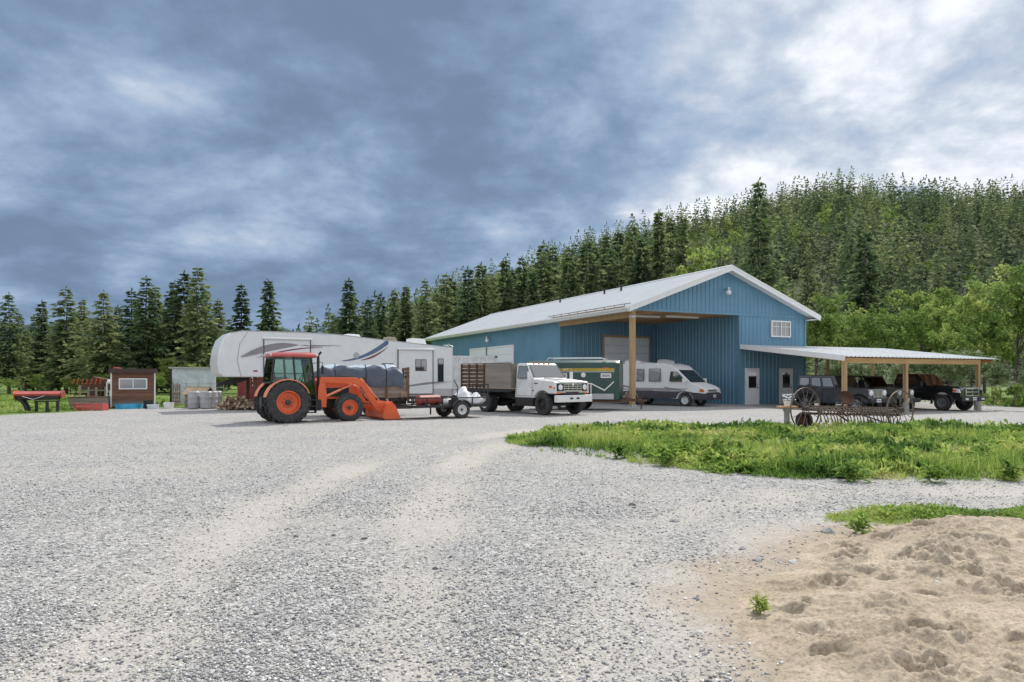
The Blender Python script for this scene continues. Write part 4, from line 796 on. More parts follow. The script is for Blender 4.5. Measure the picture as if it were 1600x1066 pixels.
b = MB(); b.box(-.25, .25, -.24, .24, 1.15, 1.28); b.loft([[(-.30,-.22,1.25),(-.2,-.24,1.25),(-.2,.24,1.25),(-.30,.22,1.25)],[(-.42,-.2,1.85),(-.32,-.22,1.85),(-.32,.22,1.85),(-.42,.2,1.85)]]); b.build('seat', 'seat_cloth', T, bevel=.04)
b = MB(); b.tube([(.95,0,1.0),(.68,0,1.5)], .035, 8); c_ = Vector((.66,0,1.52)); ring = [c_+Vector((.06*math.sin(a)*1.2, .19*math.cos(a), .17*math.sin(a))) for a in [k*math.pi/9 for k in range(19)]]; b.tube(ring, .014, 6); b.box(.8, 1.0, -.25, .25, 1.0, 1.45); b.build('steering', 'black', T)
b = MB(); b.box(-.5, 1.02, -.55, .55, .84, .90); b.build('cab_floor', 'black', T)
b = MB(); b.tube([(1.18,-.44,.95),(1.18,-.44,2.35),(1.22,-.46,2.46),(1.28,-.48,2.53)], [.05,.05,.045,.045], 10); b.build('exhaust', 'black', T, smooth=40)
for s_ in (-1, 1):
    b = MB(); b.tube([(.9,s_*.66,2.1),(1.2,s_*.92,2.15),(1.2,s_*.92,2.0)], .012, 5); mi = b.build('mirror', 'black', T); b = MB(); b.box(1.18, 1.22, s_*.92-.09, s_*.92+.09, 1.72, 2.02); b.build('mirror_glass', 'black_plastic', mi, bevel=.01)
# loader
for s_ in (-1, 1):
    y = s_*.62
    b = MB(); b.prism([(1.10,.52),(1.42,.52),(1.44,.95),(1.36,1.48),(1.20,1.52),(1.12,1.15)], y-.04, y+.04); b.box(1.1, 1.42, min(y, s_*.2), max(y, s_*.2), .56, .72); b.build('loader_tower', 'orange', T, bevel=.01)
    b = MB(); b.prism([(1.16,1.42),(1.22,1.62),(2.55,1.60),(2.86,1.44),(3.46,.50),(3.50,.36),(3.36,.34),(3.24,.46),(2.70,1.24),(2.48,1.36)], y-.055, y+.055); b.build('loader_arm', 'orange', T, bevel=.015)
    b = MB(); b.tube([(1.38,y,.90),(1.95,y,1.15)], .045, 8); b.tube([(1.95,y,1.15),(2.45,y,1.36)], .025, 8); b.build('lift_cylinder', 'orange_pale', T, smooth=40)
    b = MB(); b.tube([(2.72,y-s_*.02,1.56),(3.15,y-s_*.02,1.05)], .04, 8); b.tube([(3.15,y-s_*.02,1.05),(3.55,y-s_*.02,.62)], .02, 8); b.build('bucket_cylinder', 'orange_pale', T, smooth=40)
    b = MB(); b.tube([(1.25,y-s_*.07,1.60),(1.9,y-s_*.07,1.66),(2.6,y-s_*.07,1.63),(2.95,y-s_*.07,1.35),(3.3,y-s_*.07,.8)], .012, 5); b.build('hose', 'black', T)
    b = MB(); b.prism([(3.36,.30),(3.50,.30),(3.70,.62),(3.62,.68),(3.45,.50)], y-.09, y+.09); b.build('bucket_bracket', 'orange', T, bevel=.01)
b = MB(); b.tube([(3.2,-.62,.62),(3.2,.62,.62)], .06, 10); b.build('cross_tube', 'orange', T)
prof = [(4.18,.03),(3.52,.03),(3.46,.10),(3.48,.36),(3.62,.60),(3.80,.70)]; inn = [(3.82,.675),(3.645,.58),(3.51,.35),(3.49,.12),(3.53,.055),(4.18,.05)]
b = MB(); b.prism(prof+inn, -.98, .98); bk = b.build('bucket', 'orange', T, bevel=.006)
for s_ in (-1, 1): b = MB(); b.prism([(4.18,.03),(3.52,.03),(3.46,.10),(3.48,.36),(3.62,.60),(3.80,.70),(3.95,.52),(4.12,.12)], s_*.982, s_*1.0); b.build('bucket_side', 'orange', bk)
b = MB(); b.box(4.08, 4.24, -1.0, 1.0, .022, .045); b.build('cutting_edge', 'dark_steel', bk)
b = MB(); b.tube([(-.3,-.3,.55),(-.95,-.42,.45)], .03, 6); b.tube([(-.3,.3,.55),(-.95,.42,.45)], .03, 6); b.tube([(-.4,-.32,1.0),(-.85,-.4,.5)], .02, 6); b.tube([(-.4,.32,1.0),(-.85,.4,.5)], .02, 6); b.build('three_point_hitch', 'dark_steel', T)
# ---------------------------------------------------------------- fifth wheel trailer: local x runs from the nose (0) to the rear (12)
F0 = Vector((-13.75, 33.0)); F1 = Vector((-3.3, 39.3)); ax = (F1-F0).normalized(); RL = (F1-F0).length
V5 = thing('fifth_wheel_trailer', 'long white fifth-wheel camper with grey and blue swooshes behind the tractor', 'trailer', (F0.x, F0.y), hd(ax.x, ax.y))
# near side is local y = 0, far side y = 2.45
prof = [(0.22,1.62),(0.02,1.80),(-.06,2.3),(.03,2.95),(.20,3.42),(.52,3.73),(1.1,3.85),(4.2,3.86),(5.6,3.82),(8.5,3.58),(RL-.08,3.30),(RL,3.22),(RL,.58),(3.35,.58),(3.25,1.62)]
b = MB(); b.prism(prof, 0, 2.45); body = b.build('body', 'white_rv', V5, smooth=30, bevel=.06, seg=3)
b = MB(); 
top = [(p[0], p[1]) for p in prof[5:11]]; b.prism([(x, z-.045) for x, z in top]+[(x, z-.005) for x, z in top[::-1]], -.014, -.004); b.build('roof_trim', 'pale_grey', body)
b = MB(); b.prism([(.98,1.66),(1.02,1.66),(.84,2.4),(.95,3.2),(1.32,3.78),(1.29,3.78),(.91,3.2),(.80,2.4)], -.012, .0); b.build('nose_seam', 'pale_grey', body)
b = MB(); b.prism([(3.4,.62),(RL-.02,.62),(RL-.02,.98),(3.4,.98)], -.010, .0); b.build('lower_band', 'pale_grey', body)
def decal(pts, mat, off=.007): b = MB(); b.prism(pts, -off-.004, -off); b.build('decal', mat, body)
def curve(p0, p1, bow, wid, n=14):
    a = []; c = []
    for k in range(n+1):
        t = k/n; x = p0[0]+(p1[0]-p0[0])*t; z = p0[1]+(p1[1]-p0[1])*t+bow*4*t*(1-t); w_ = wid(t); a.append((x, z+w_)); c.append((x, z-w_))
    return a+c[::-1]
slide1 = (2.05, 1.82, 4.25, 3.45); slide2 = (8.95, .72, 10.95, 3.08)
for x0, z0, x1, z1 in (slide1, slide2):
    b = MB(); b.box(x0, x1, -.045, .005, z0, z1); s1 = b.build('slide_out', 'white_rv', body, bevel=.008); t_ = .035
    b = MB()
    for a in ((x0-t_, x0, z0, z1), (x1, x1+t_, z0, z1), (x0-t_, x1+t_, z0-t_, z0)): b.box(a[0], a[1], -.06, -.002, a[2], a[3])
    b.build('slide_seal', 'black', s1)
    b = MB(); b.tube([(x0-.08,-.10,z1+.05),(x1+.08,-.10,z1+.05)], .055, 10); b.build('slide_awning', 'white_trim', s1, smooth=40)
decal(curve((.98,2.58), (4.2,3.18), .22, lambda t: .17*math.sin(math.pi*min(1, t*1.15+.02))**.8 if t < .86 else .03), 'grey_decal', .047); decal(curve((4.27,3.19), (5.9,3.22), .0, lambda t: .04*(1-t)+.004), 'grey_decal')
decal(curve((1.7,2.55), (4.9,3.12), .12, lambda t: .025*math.sin(math.pi*t)+.006), 'maroon_decal', .052)
decal(curve((5.9,2.45), (8.4,3.52), -.22, lambda t: .02+.13*t), 'blue_decal'); decal(curve((6.9,2.50), (8.35,3.2), -.12, lambda t: .012+.04*math.sin(math.pi*t)), 'maroon_decal'); decal(curve((7.1,2.72), (8.35,3.40), -.12, lambda t: .01+.02*t), 'grey_decal')
decal(curve((9.4,1.12), (RL-.1,1.36), .05, lambda t: .05*math.sin(math.pi*min(1, t+.1))+.01), 'grey_decal', .05)
def rvwin(x0, x1, z0, z1, y=-.002, split=True, par=None):
    b = MB(); b.box(x0-.03, x1+.03, y-.014, y, z0-.03, z1+.03); w_ = b.build('window', 'black', par or body, bevel=.01); b = MB()
    if split: m_ = (x0+x1)/2; b.box(x0, m_-.02, y-.02, y-.0145, z0, z1); b.box(m_+.02, x1, y-.02, y-.0145, z0, z1)
    else: b.box(x0, x1, y-.02, y-.0145, z0, z1)
    b.build('pane', 'car_glass', w_)
rvwin(8.05, 8.65, 2.05, 2.32); rvwin(9.95, 10.55, 1.98, 2.55, -.046); rvwin(11.3, 11.6, 1.35, 2.62, split=False)
b = MB(); b.lathe([(.16,-.012),(.15,-.03),(.001,-.035)], 20, (6.65, 0, 2.75)); b.build('vent_badge', 'pale_grey', body); b = MB(); b.box(1.55, 1.75, -.02, 0, 1.88, 1.95); b.build('marker_lamp', 'red_lamp', body)
for x0, w_, h_ in ((6.3,.8,.12),(8.55,.6,.22),(9.9,.95,.28)):
    z_ = np.interp(x0, [4.2,5.6,8.5,12.2], [3.86,3.82,3.58,3.3]); b = MB(); b.loft([[(x0,.5,z_-.08),(x0+w_,.5,z_-.08),(x0+w_,1.3,z_-.08),(x0,1.3,z_-.08)],[(x0+.04,.54,z_+h_),(x0+w_-.1,.54,z_+h_-.02),(x0+w_-.1,1.26,z_+h_-.02),(x0+.04,1.26,z_+h_)]]); b.build('roof_unit', 'white_trim' if h_ != .22 else 'grey_board', body, bevel=.04)
b = MB()
for y_ in (.25, .70): b.tube([(RL-.35,y_,3.34),(RL-.2,y_,3.45),(RL+.10,y_,3.36),(RL+.12,y_,.8)], .018, 6)
for k in range(9): b.tube([(RL+.12,.25,.95+k*.27),(RL+.12,.70,.95+k*.27)], .014, 5)
b.build('ladder', 'galv', V5)
b = MB(); b.prism([(.1,1.34),(1.0,1.60),(1.5,1.60),(1.5,1.5),(1.2,1.38),(.35,1.24),(.1,1.22)], .95, 1.5); b.build('pin_box', 'black', V5, bevel=.01)
for y_ in (.25, 2.1): b = MB(); b.box(1.62, 1.78, y_, y_+.14, .35, 1.66); b.box(1.66, 1.74, y_+.03, y_+.11, .04, .36); b.box(1.55, 1.85, y_-.08, y_+.22, 0, .045); b.build('landing_leg', 'rust', V5)
for x_ in (8.0, 8.85):
    for y_ in (.15, 2.3): wheel(V5, x_, y_, .37, .22, .2, 'rim_white', side=-1 if y_ < 1 else 1)
b = MB(); b.box(3.4, RL, .3, 2.15, .42, .6); b.build('chassis', 'black', V5)
# ---------------------------------------------------------------- stock wagon with a tarped load
W = thing('tarped_wagon', 'old wooden stock wagon with a load under a grey-blue tarp, behind the loader', 'wagon', (-6.62, 29.6), R(14))
b = MB(); b.box(-1.55, 2.2, -.95, .95, .62, .74); b.bar((-1.5,-.6,.55),(2.1,-.6,.55),.12,.14); b.bar((-1.5,.6,.55),(2.1,.6,.55),.12,.14); b.build('deck', 'dark_steel', W)
for s_ in (-1, 1):
    for k in range(5): b = MB(); b.box(-1.55, 2.16, s_*.965-.015, s_*.965+.015, .76+k*.165, .76+k*.165+.15); b.build('side_board', 'ply_grey' if k % 2 else 'grey_board', W)
    for x in (-1.5, -.6, .35, 1.25, 2.12): b = MB(); b.box(x-.045, x+.045, s_*1.01-.03, s_*1.01+.03, .62, 1.62 if x < 2 else 2.02); b.build('stake', 'old_board', W)
for k in range(8): b = MB(); b.box(2.17, 2.20, -.96, .96, .76+k*.16, .76+k*.16+.145); b.build('end_board', 'old_board', W)
n = 26; m = 14; V = []; rs_ = np.random.RandomState(4)
for i in range(n+1):
    u = i/n; x = -1.62+u*3.55
    for j in range(m+1):
        a = math.pi*j/m; y = -math.cos(a)*1.04; prof_ = min(1, math.sin(a)*3.0)**.5; zt = 1.28+.80*prof_*(1-.10*abs(math.cos(a)))*(1-.35*max(0, abs(u-.5)*2-.82)/.18)
        zt += .05*math.sin(u*19+j*.6)*prof_+.03*math.sin(j*1.9+u*31); V.append((x+.02*math.sin(j*2.3), y*(1+.02*math.sin(u*40+j)), zt if 0 < j < m else 1.22+.05*math.sin(u*23)))
b = MB(); b.add(V, [(i*(m+1)+j, (i+1)*(m+1)+j, (i+1)*(m+1)+j+1, i*(m+1)+j+1) for i in range(n) for j in range(m)]); tp = b.build('tarp', 'tarp', W, smooth=70)
b = MB(); V2 = [(x, y, z+.015) for x, y, z in V]; b.add(V2, [(i*(m+1)+j, (i+1)*(m+1)+j, (i+1)*(m+1)+j+1, i*(m+1)+j+1) for i in range(1, n-1) for j in range(3, m-3)]); b.build('tarp_top', 'tarp_light', tp, smooth=70)
for x in (-.7, .55, 1.35):
    i = int((x+1.62)/3.55*n); b = MB(); b.tube([(v[0], v[1]*1.012, v[2]+.022) for v in V[i*(m+1):(i+1)*(m+1)]], .016, 5); b.build('tie_rope', 'black', tp)
for x, y in ((-.2,-.85),(-.2,.85),(.65,-.85),(.65,.85)): wheel(W, x, y, .36, .2, .2, 'rim_white')
b = MB(); b.bar((2.2,0,.55),(3.3,0,.5),.1,.1); b.tube([(3.2,0,0),(3.2,0,.75)], .035, 8); b.build('tongue', 'dark_steel', W)
b = MB(); b.box(1.85, 2.1, -1.075, -1.045, .72, 1.02); b.build('paper_sign', 'shingle', W)
# ---------------------------------------------------------------- landscape trailer with fuel tank, bags
U = thing('utility_trailer', 'low flat utility trailer with pipe rails and raised ramp gate beside the white truck', 'trailer', (-2.40, 28.35), hd(-.86, -.51))
for s_ in (-1, 1): wheel(U, 0, s_*.80, .34, .2, .19, 'rim_white')
b = MB(); b.box(-1.15, 2.0, -.66, .66, .46, .50); b.build('deck', 'grey_board', U)
b = MB(); 
for y in (-.68, .68):
    b.bar((-1.2,y,.48),(2.05,y,.48),.06,.1); b.bar((-1.2,y,.80),(2.05,y,.80),.045,.045)
    for x in (-1.2,-.55,.1,.75,1.4,2.03): b.bar((x,y,.48),(x,y,.80),.04,.04)
b.bar((2.05,-.68,.48),(2.05,.68,.48),.06,.1); b.bar((-1.2,-.68,.48),(-1.2,.68,.48),.06,.1); b.bar((2.05,-.68,.80),(2.05,.68,.80),.045,.045); b.bar((2.05,-.6,.46),(3.0,0,.46),.07,.1); b.bar((2.05,.6,.46),(3.0,0,.46),.07,.1); b.tube([(0,-.75,.34),(0,.75,.34)], .04, 8)
b.build('frame', 'dark_steel', U)
b = MB(); b.tube([(2.75,0,.03),(2.75,0,.78)], .035, 8); b.box(2.67, 2.83, -.08, .08, 0, .03); b.tube([(2.75,0,.74),(2.75,-.2,.76)], .012, 5); b.build('jack', 'galv', U)
b = MB(); 
for s_ in (-1, 1):
    ring = arc(0, .34, .40, 10, 170, 10); b.prism(ring+[(p[0]*.94, .34+(p[1]-.34)*.94) for p in ring[::-1]], s_*.71, s_*.92)
b.build('mudguard', 'dark_steel', U)
b = MB()
for z in (.52,.92,1.32): b.bar((-1.26,-.68,z),(-1.26,.68,z),.045,.045)
for y in (-.68,-.34,0,.34,.68): b.bar((-1.26,y,.52),(-1.26,y,1.32),.04,.04)
for k in range(7): b.bar((-1.26,-.66,.58+k*.055),(-1.26,.66,.58+k*.055),.015,.012)
b.build('ramp_gate', 'dark_steel', U)
def onU(x, y, z): c, s_ = math.cos(U.rotation_euler.z), math.sin(U.rotation_euler.z); return (U.location.x+x*c-y*s_, U.location.y+x*s_+y*c, z)
tk = thing('fuel_tank', 'rusty red cylinder tank with pump lying on the flat trailer', 'tank', onU(1.1, .1, .5), U.rotation_euler.z+.3); b = MB(); b.lathe([(.001,-.62),(.12,-.60),(.19,-.52),(.19,.52),(.12,.60),(.001,.62)], 20, (0,0,.22), 'x'); b.build('tank_shell', 'red_old', tk, smooth=40)
b = MB(); b.box(-.4, -.3, -.25, .25, 0, .12); b.box(.3, .4, -.25, .25, 0, .12); b.build('cradle', 'dark_steel', tk)
pu = thing('motor_pump', 'dark pump with upright handle on the flat trailer behind the tank', 'pump', onU(.05, .25, .5), .3); b = MB(); b.box(-.2, .2, -.15, .15, 0, .22); b.lathe([(.11,-.1),(.11,.1)], 12, (0,0,.3), 'y', True); b.build('motor', 'dark_steel', pu, bevel=.02); b = MB(); b.tube([(.1,0,.2),(.16,0,.7),(.0,0,1.0)], .02, 6); b.tube([(-.1,.05,.2),(-.05,.05,.62),(.2,.05,.6)], .018, 6); b.build('handle', 'dark_steel', pu)
def bag(loc, s, label, seed):
    rr = random.Random(seed); bm = bmesh.new(); bmesh.ops.create_icosphere(bm, subdivisions=3, radius=1)
    for v in bm.verts:
        k = 1+.10*math.sin(v.co.x*5+seed)+.09*math.sin(v.co.y*7+v.co.z*5+seed*2)+.05*math.sin(v.co.z*13+v.co.x*9); v.co = Vector((v.co.x*s[0]*k, v.co.y*s[1]*k, max(-.78, v.co.z*k)*s[2]+(.35*s[2] if v.co.z > .93 else 0)))
        v.co.z += s[2]*.78
    me = bpy.data.meshes.new('sack'); bm.to_mesh(me); bm.free(); me.shade_smooth(); me.materials.append(MATS['bag_white']); tag(inst('sack', me, None, loc, (0,0,rr.random()*3)), label, 'sack', 'white sacks on the flat trailer')
bag(onU(-.60,-.25,.5), (.42,.36,.32), 'large white plastic sack tied up above the flat trailer wheel', 1); bag(onU(-.9,.3,.5), (.36,.3,.22), 'white sack at the gate end of the flat trailer', 2); bag(onU(.0,-.4,.5), (.28,.22,.14), 'small flat white sack on the middle of the flat trailer', 3)
# ---------------------------------------------------------------- white flat-deck truck
K = thing('flatbed_truck', 'old white medium-duty truck with stake sides and plywood box', 'truck', (2.05, 30.45), hd(.645,-.765))
for s_ in (-1, 1):
    wheel(K, 0, s_*.92, .455, .26, .27, 'dark_steel'); wheel(K, -3.9, s_*.98, .455, .24, .27, 'rim_white'); wheel(K, -3.9, s_*.70, .455, .24, .27, 'rim_white')
b = MB(); b.bar((-5.6,-.42,.78),(.75,-.42,.78),.08,.22); b.bar((-5.6,.42,.78),(.75,.42,.78),.08,.22); b.tube([(-3.9,-.9,.455),(-3.9,.9,.455)], .11, 10); b.tube([(0,-.85,.43),(0,.85,.43)], .06, 8); b.lathe([(.001,-.24),(.2,-.2),(.22,0),(.2,.2),(.001,.24)], 14, (-3.9,0,.455), 'y'); b.tube([(-.6,0,.62),(-3.8,0,.5)], .06, 8); b.build('chassis', 'dark_steel', K)
# cab and hood
hoodp = [(-.40,1.52),(.66,1.44),(.76,1.40),(.78,.92),(.56,.92)]+arc(0,.47,.58,52,150,9)+[(-.58,.78),(-.58,1.52)]
for s_ in (-1, 1):
    b = MB(); b.prism(hoodp, s_*.70, s_*1.02); b.build('front_fender', 'white_paint', K, smooth=30, bevel=.035, seg=3)
b = MB(); b.prism([(-.56,1.56),(.70,1.47),(.77,1.42),(.77,.95),(-.56,.95)], -.698, .698); hd_ = b.build('hood', 'white_paint', K, bevel=.03, seg=3)
b = MB(); b.prism([(-.56,1.565),(.66,1.478),(.66,1.51),(-.56,1.60)], -.42, .42); b.build('hood_bulge', 'white_paint', hd_, bevel=.02)
cabp_ = [(-.52,.72),(-.52,1.56),(-.60,1.58),(-1.06,2.16),(-1.16,2.22),(-1.72,2.23),(-1.80,2.15),(-1.80,.72)]
b = MB(); rings = []
for y, ins in ((-1.0,0),(-.99,0),(.99,0),(1.0,0)): rings.append([(x, y*(1-.12*max(0, (z-1.55)/.65)), z) for x, z in cabp_])
b.loft([rings[0], rings[3]]); cb = b.build('cab', 'white_paint', K, smooth=25, bevel=.04, seg=3)
def Y(z): return 1.0*(1-.12*max(0, (z-1.55)/.65))
wsA = [(-.615,-Y(1.6)+.10,1.60),(-.615,Y(1.6)-.10,1.60),(-1.045,Y(2.14)-.10,2.14),(-1.045,-Y(2.14)+.10,2.14)]
b = MB(); b.face(wsA, -.04, 1.04, -.03, 1.02, .002, .008); f_ = b.build('windscreen_seal', 'black', cb); b = MB(); b.face(wsA, .0, 1.0, .02, .97, .012, .006); b.build('windscreen', 'car_glass', f_)
for s_ in (-1, 1):
    q = [(-1.62,s_*Y(1.56),1.56),(-.78,s_*Y(1.56),1.56),(-1.10,s_*Y(2.1),2.10),(-1.62,s_*Y(2.1),2.10)]
    if s_ > 0: q = [q[1], q[0], q[3], q[2]]
    b = MB(); b.face(q, -.02, 1.02, .0, 1.0, .004, .006); f_ = b.build('door_window', 'black', cb); b = MB(); b.face(q, .03, .97, .05, .95, .0115, .004); b.build('pane', 'car_glass', f_)
    b = MB(); 
    for x0, x1, z0, z1 in ((-.66,-.648,.80,1.54),(-1.70,-1.688,.80,2.12),(-1.688,-.66,.795,.807)): b.box(x0, x1, s_*1.001-.003, s_*1.001+.003, z0, z1)
    b.build('door_seam', 'dark_steel', cb); b = MB(); b.box(-1.60, -1.44, s_*1.02-.015, s_*1.02+.015, 1.36, 1.40); b.build('door_handle', 'chrome', cb)
    b = MB(); b.tube([(-.66,s_*.98,1.15),(-.55,s_*1.25,1.2),(-.55,s_*1.27,2.0),(-.75,s_*.95,1.95)], .014, 6); m_ = b.build('mirror_arm', 'chrome', K); b = MB(); b.box(-.57, -.53, s_*1.27-.09, s_*1.27+.09, 1.45, 1.85); b.build('mirror', 'white_paint', m_, bevel=.01)
    b = MB(); b.box(-1.78, -.62, min(s_*.72, s_*.99), max(s_*.72, s_*.99), .36, .70); b.build('step_tank', 'dark_steel', K, bevel=.03)
    b = MB(); b.box(.70, .785, s_*1.018-.006, s_*1.018+.006, 1.12, 1.2); b.box(.44, .60, s_*1.022-.006, s_*1.022+.006, 1.16, 1.26); b.build('side_marker', 'amber', K)
b = MB(); b.box(.772, .80, -.90, .90, 1.02, 1.36); gr = b.build('grille', 'dark_steel', K, bevel=.01)
b = MB()
for z in (1.05,1.14,1.23,1.32): b.box(.80, .822, -.52, .52, z-.012, z+.012)
for y in (-.52,-.26,0,.26,.52): b.box(.80, .82, y-.010, y+.010, 1.04, 1.33)
b.box(.79, .815, -.92, .92, 1.355, 1.385); b.box(.79, .815, -.92, .92, 1.0, 1.02); b.build('grille_bars', 'chrome', gr)
b = MB(); b.box(.82, .84, -.05, .05, 1.26, 1.34); b.build('emblem', 'white_trim', gr, bevel=.01)
for s_ in (-1, 1):
    b = MB(); b.lathe([(.115,.79),(.12,.825),(.10,.83),(.001,.845)], 18, (0, s_*.72, 1.19), 'x'); b.build('headlight', 'lamp_glass', K, smooth=40); b = MB(); b.box(.775, .80, s_*.80-.12, s_*.80+.12, .93, 1.0); b.build('turn_signal', 'amber', K)
b = MB(); b.box(.80, .94, -1.08, 1.08, .56, .86); bp_ = b.build('bumper', 'white_paint', K, bevel=.03); 
b = MB(); b.box(.938, .945, -.28, -.10, .68, .76); b.box(.938, .945, .10, .28, .68, .76); b.build('tow_slot', 'black', bp_)
b = MB(); b.box(.79, .83, -.36, .36, .88, .99); b.build('bumper_grille', 'dark_steel', K)
for s_ in (-1, 1):
    b = MB(); b.box(-.50, -.28, s_*1.024-.006, s_*1.024+.006, 1.33, 1.37); b.build('badge', 'dark_steel', K); b = MB(); b.box(-.62, -.52, s_*1.024-.006, s_*1.024+.006, 1.02, 1.06); b.build('badge', 'dark_steel', K)
for y in (-.45,-.15,.15,.45): b = MB(); b.box(-1.2, -1.1, y-.05, y+.05, 2.215, 2.255); b.build('roof_lamp', 'amber', cb)
# deck and box
b = MB(); b.box(-5.75, -1.95, -1.12, 1.12, 1.00, 1.10); b.build('deck', 'old_board', K); b = MB()
for x in (-5.6,-5.0,-4.4,-3.4,-2.8,-2.2): b.bar((x,-1.1,.95),(x,1.1,.95),.07,.09)
b.box(-5.78, -1.93, -1.14, -1.121, .95, 1.09); b.box(-5.78, -1.93, 1.121, 1.14, .95, 1.09); b.build('deck_frame', 'dark_steel', K)
for s_ in (-1, 1):
    for k in range(6): b = MB(); b.box(-5.70, -3.85, s_*1.06-.014, s_*1.06+.014, 1.14+k*.182, 1.14+k*.182+.15); b.build('stake_board', 'old_board', K)
    for x in (-5.66,-5.05,-4.45,-3.9): b = MB(); b.box(x-.04, x+.04, s_*1.102-.025, s_*1.102+.025, 1.02, 2.24); b.build('stake', 'rust', K)
    b = MB(); b.box(-3.84, -2.0, s_*1.06-.012, s_*1.06+.012, 1.12, 2.22); b.build('plywood_side', 'ply_grey', K); b = MB(); b.box(-5.72, -1.98, s_*1.06-.03, s_*1.06+.03, 2.225, 2.27); b.build('top_rail', 'rust_pale', K)
b = MB(); b.box(-1.99, -1.95, -1.09, 1.09, 1.12, 2.22); b.build('headboard', 'ply_grey', K)
for k in range(6): b = MB(); b.box(-5.76, -5.73, -1.05, 1.05, 1.14+k*.182, 1.14+k*.182+.15); b.build('tail_board', 'old_board', K)
# ---------------------------------------------------------------- green horse trailer
H = thing('horse_trailer', 'dark green horse trailer with yellow stripe and white trim behind the truck', 'trailer', (4.25, 35.0), hd(.965,-.26))
hp = [(-.98,.52),(-.98,2.05),(-.86,2.32),(-.6,2.45),(.6,2.45),(.86,2.32),(.98,2.05),(.98,.52)]
b = MB(); b.loft([[(x, y*k, .52+(z-.52)*(1 if k == 1 else .985)) for y, z in hp] for x, k in ((-3.4,1),(.95,1),(1.10,.97),(1.18,.90))]); hb = b.build('body', 'green_paint', H, smooth=30, bevel=.02)
for s_ in (-1, 1):
    b = MB(); y = s_*.985; q = lambda a: a
    b.box(-3.38, .95, y-.006, y+.006, 2.02, 2.045) ; b.box(-3.38, .95, y-.006, y+.006, 1.93, 1.99); b.build('stripe', 'yellow', hb)
    b = MB(); b.box(-3.38, .95, y-.008, y+.008, 1.86, 1.885); b.box(-1.6, -.15, y-.008, y+.008, 1.28, 1.33); b.box(-.2, -.15, y-.008, y+.008, .55, 1.28)
    b.add([(-.15,y-.009*s_*-1,1.33),(-.15,y+.009*s_,1.27),(.48,y+.009*s_,.95),(.48,y+.009*s_,1.02),(.93,y+.009*s_,1.36),(.93,y+.009*s_,1.43)], [(0,1,2,3),(3,2,4,5)]); b.build('trim', 'white_trim', hb)
    b = MB(); b.box(-.95, -.27, y-.007, y+.007, 1.08, 1.21); b.build('door_panel', 'pale_grey', hb); b = MB(); b.box(-.14, .92, y-.005, y+.005, .55, .82); b.build('lower_panel', 'pale_grey', hb)
    for x0, x1, z0, z1 in ((.30,.80,1.58,1.80),(-1.75,-1.35,1.58,1.80)):
        b = MB(); b.box(x0, x1, y-.012, y+.012, z0, z1); f_ = b.build('window', 'white_trim', hb); b = MB(); b.box(x0+.05, x1-.05, y-.016, y+.016, z0+.05, z1-.05); b.build('pane', 'car_glass', f_)
    b = MB(); b.lathe([(.12,0),(.11,s_*.03),(.001,s_*.035)], 16, (-.55, y, 1.72), 'y'); b.build('vent', 'white_trim', hb)
    b = MB(); b.box(.42, .48, y-.012, y+.012, 2.0, 2.08); b.box(.52, .58, y-.012, y+.012, 2.0, 2.08); b.box(.62, .68, y-.012, y+.012, 2.0, 2.08); b.build('marker_lamp', 'amber', hb)
    for x in (-1.55, -.75): wheel(H, x, s_*.86, .34, .2, .19, 'rim_white')
b = MB()
for y in (-.7, .7): b.tube([(-2.4,y,2.44),(-2.35,y,2.56),(.3,y,2.56),(.5,y,2.42)], .025, 6)
b.build('roof_rack', 'white_trim', hb); b = MB(); b.bar((1.2,-.7,.5),(2.4,0,.48),.08,.1); b.bar((1.2,.7,.5),(2.4,0,.48),.08,.1); b.tube([(2.15,0,.05),(2.15,0,.8)], .035, 8); b.box(1.3, 1.62, -.35, .35, .54, .58); b.box(-3.3, 1.2, -.9, .9, .42, .52); b.build('tongue', 'rust', H); b = MB(); b.box(1.36, 1.6, -.25, .1, .58, .82); b.build('tool_box', 'rust_pale', H, bevel=.01)
# ---------------------------------------------------------------- small motorhome
Mh = thing('motorhome', 'small white van-based motorhome with dark lower cladding parked in the bay', 'motorhome', (8.8, 41.0), hd(.72,-.69)); Mh.scale = (1.05, 1.0, 1.0)
FA, RA = 1.85, -1.47
bp = [(2.98,.42),(3.02,.72),(2.95,.98),(2.74,1.12),(2.20,1.30),(1.42,2.02),(1.10,2.28),(.55,2.42),(-2.95,2.40),(-3.12,2.2),(-3.22,1.0),(-3.22,.40)]+[(RA-.50,.40)]+arc(RA,.36,.45,175,5,9)+[(RA+.50,.40),(FA-.48,.40)]+arc(FA,.36,.44,175,5,9)+[(FA+.48,.42)]
def wide(x): return 1.04 if x < 1.0 else 1.04-.13*min(1, (x-1.0)/1.2)
b = MB(); b.loft([[(x, s_*wide(x)*(1-.06*max(0, (z-1.3)/1.1)), z) for x, z in bp] for s_ in (-1, 1)]); mb = b.build('body', 'white_rv', Mh, smooth=25, bevel=.07, seg=3)
lowp = [(3.035,.38),(3.055,.74),(2.6,.78),(-3.23,.72),(-3.24,.38),(RA-.52,.38)]+arc(RA,.36,.46,175,5,9)+[(RA+.52,.38),(FA-.5,.38)]+arc(FA,.36,.45,175,5,9)+[(FA+.5,.38)]
b = MB(); b.loft([[(x, s_*(wide(x)+.006), z) for x, z in lowp] for s_ in (-1, 1)]); b.build('cladding', 'cladding', mb, bevel=.04)
def my(x, z): return wide(x)*(1-.06*max(0, (z-1.3)/1.1))
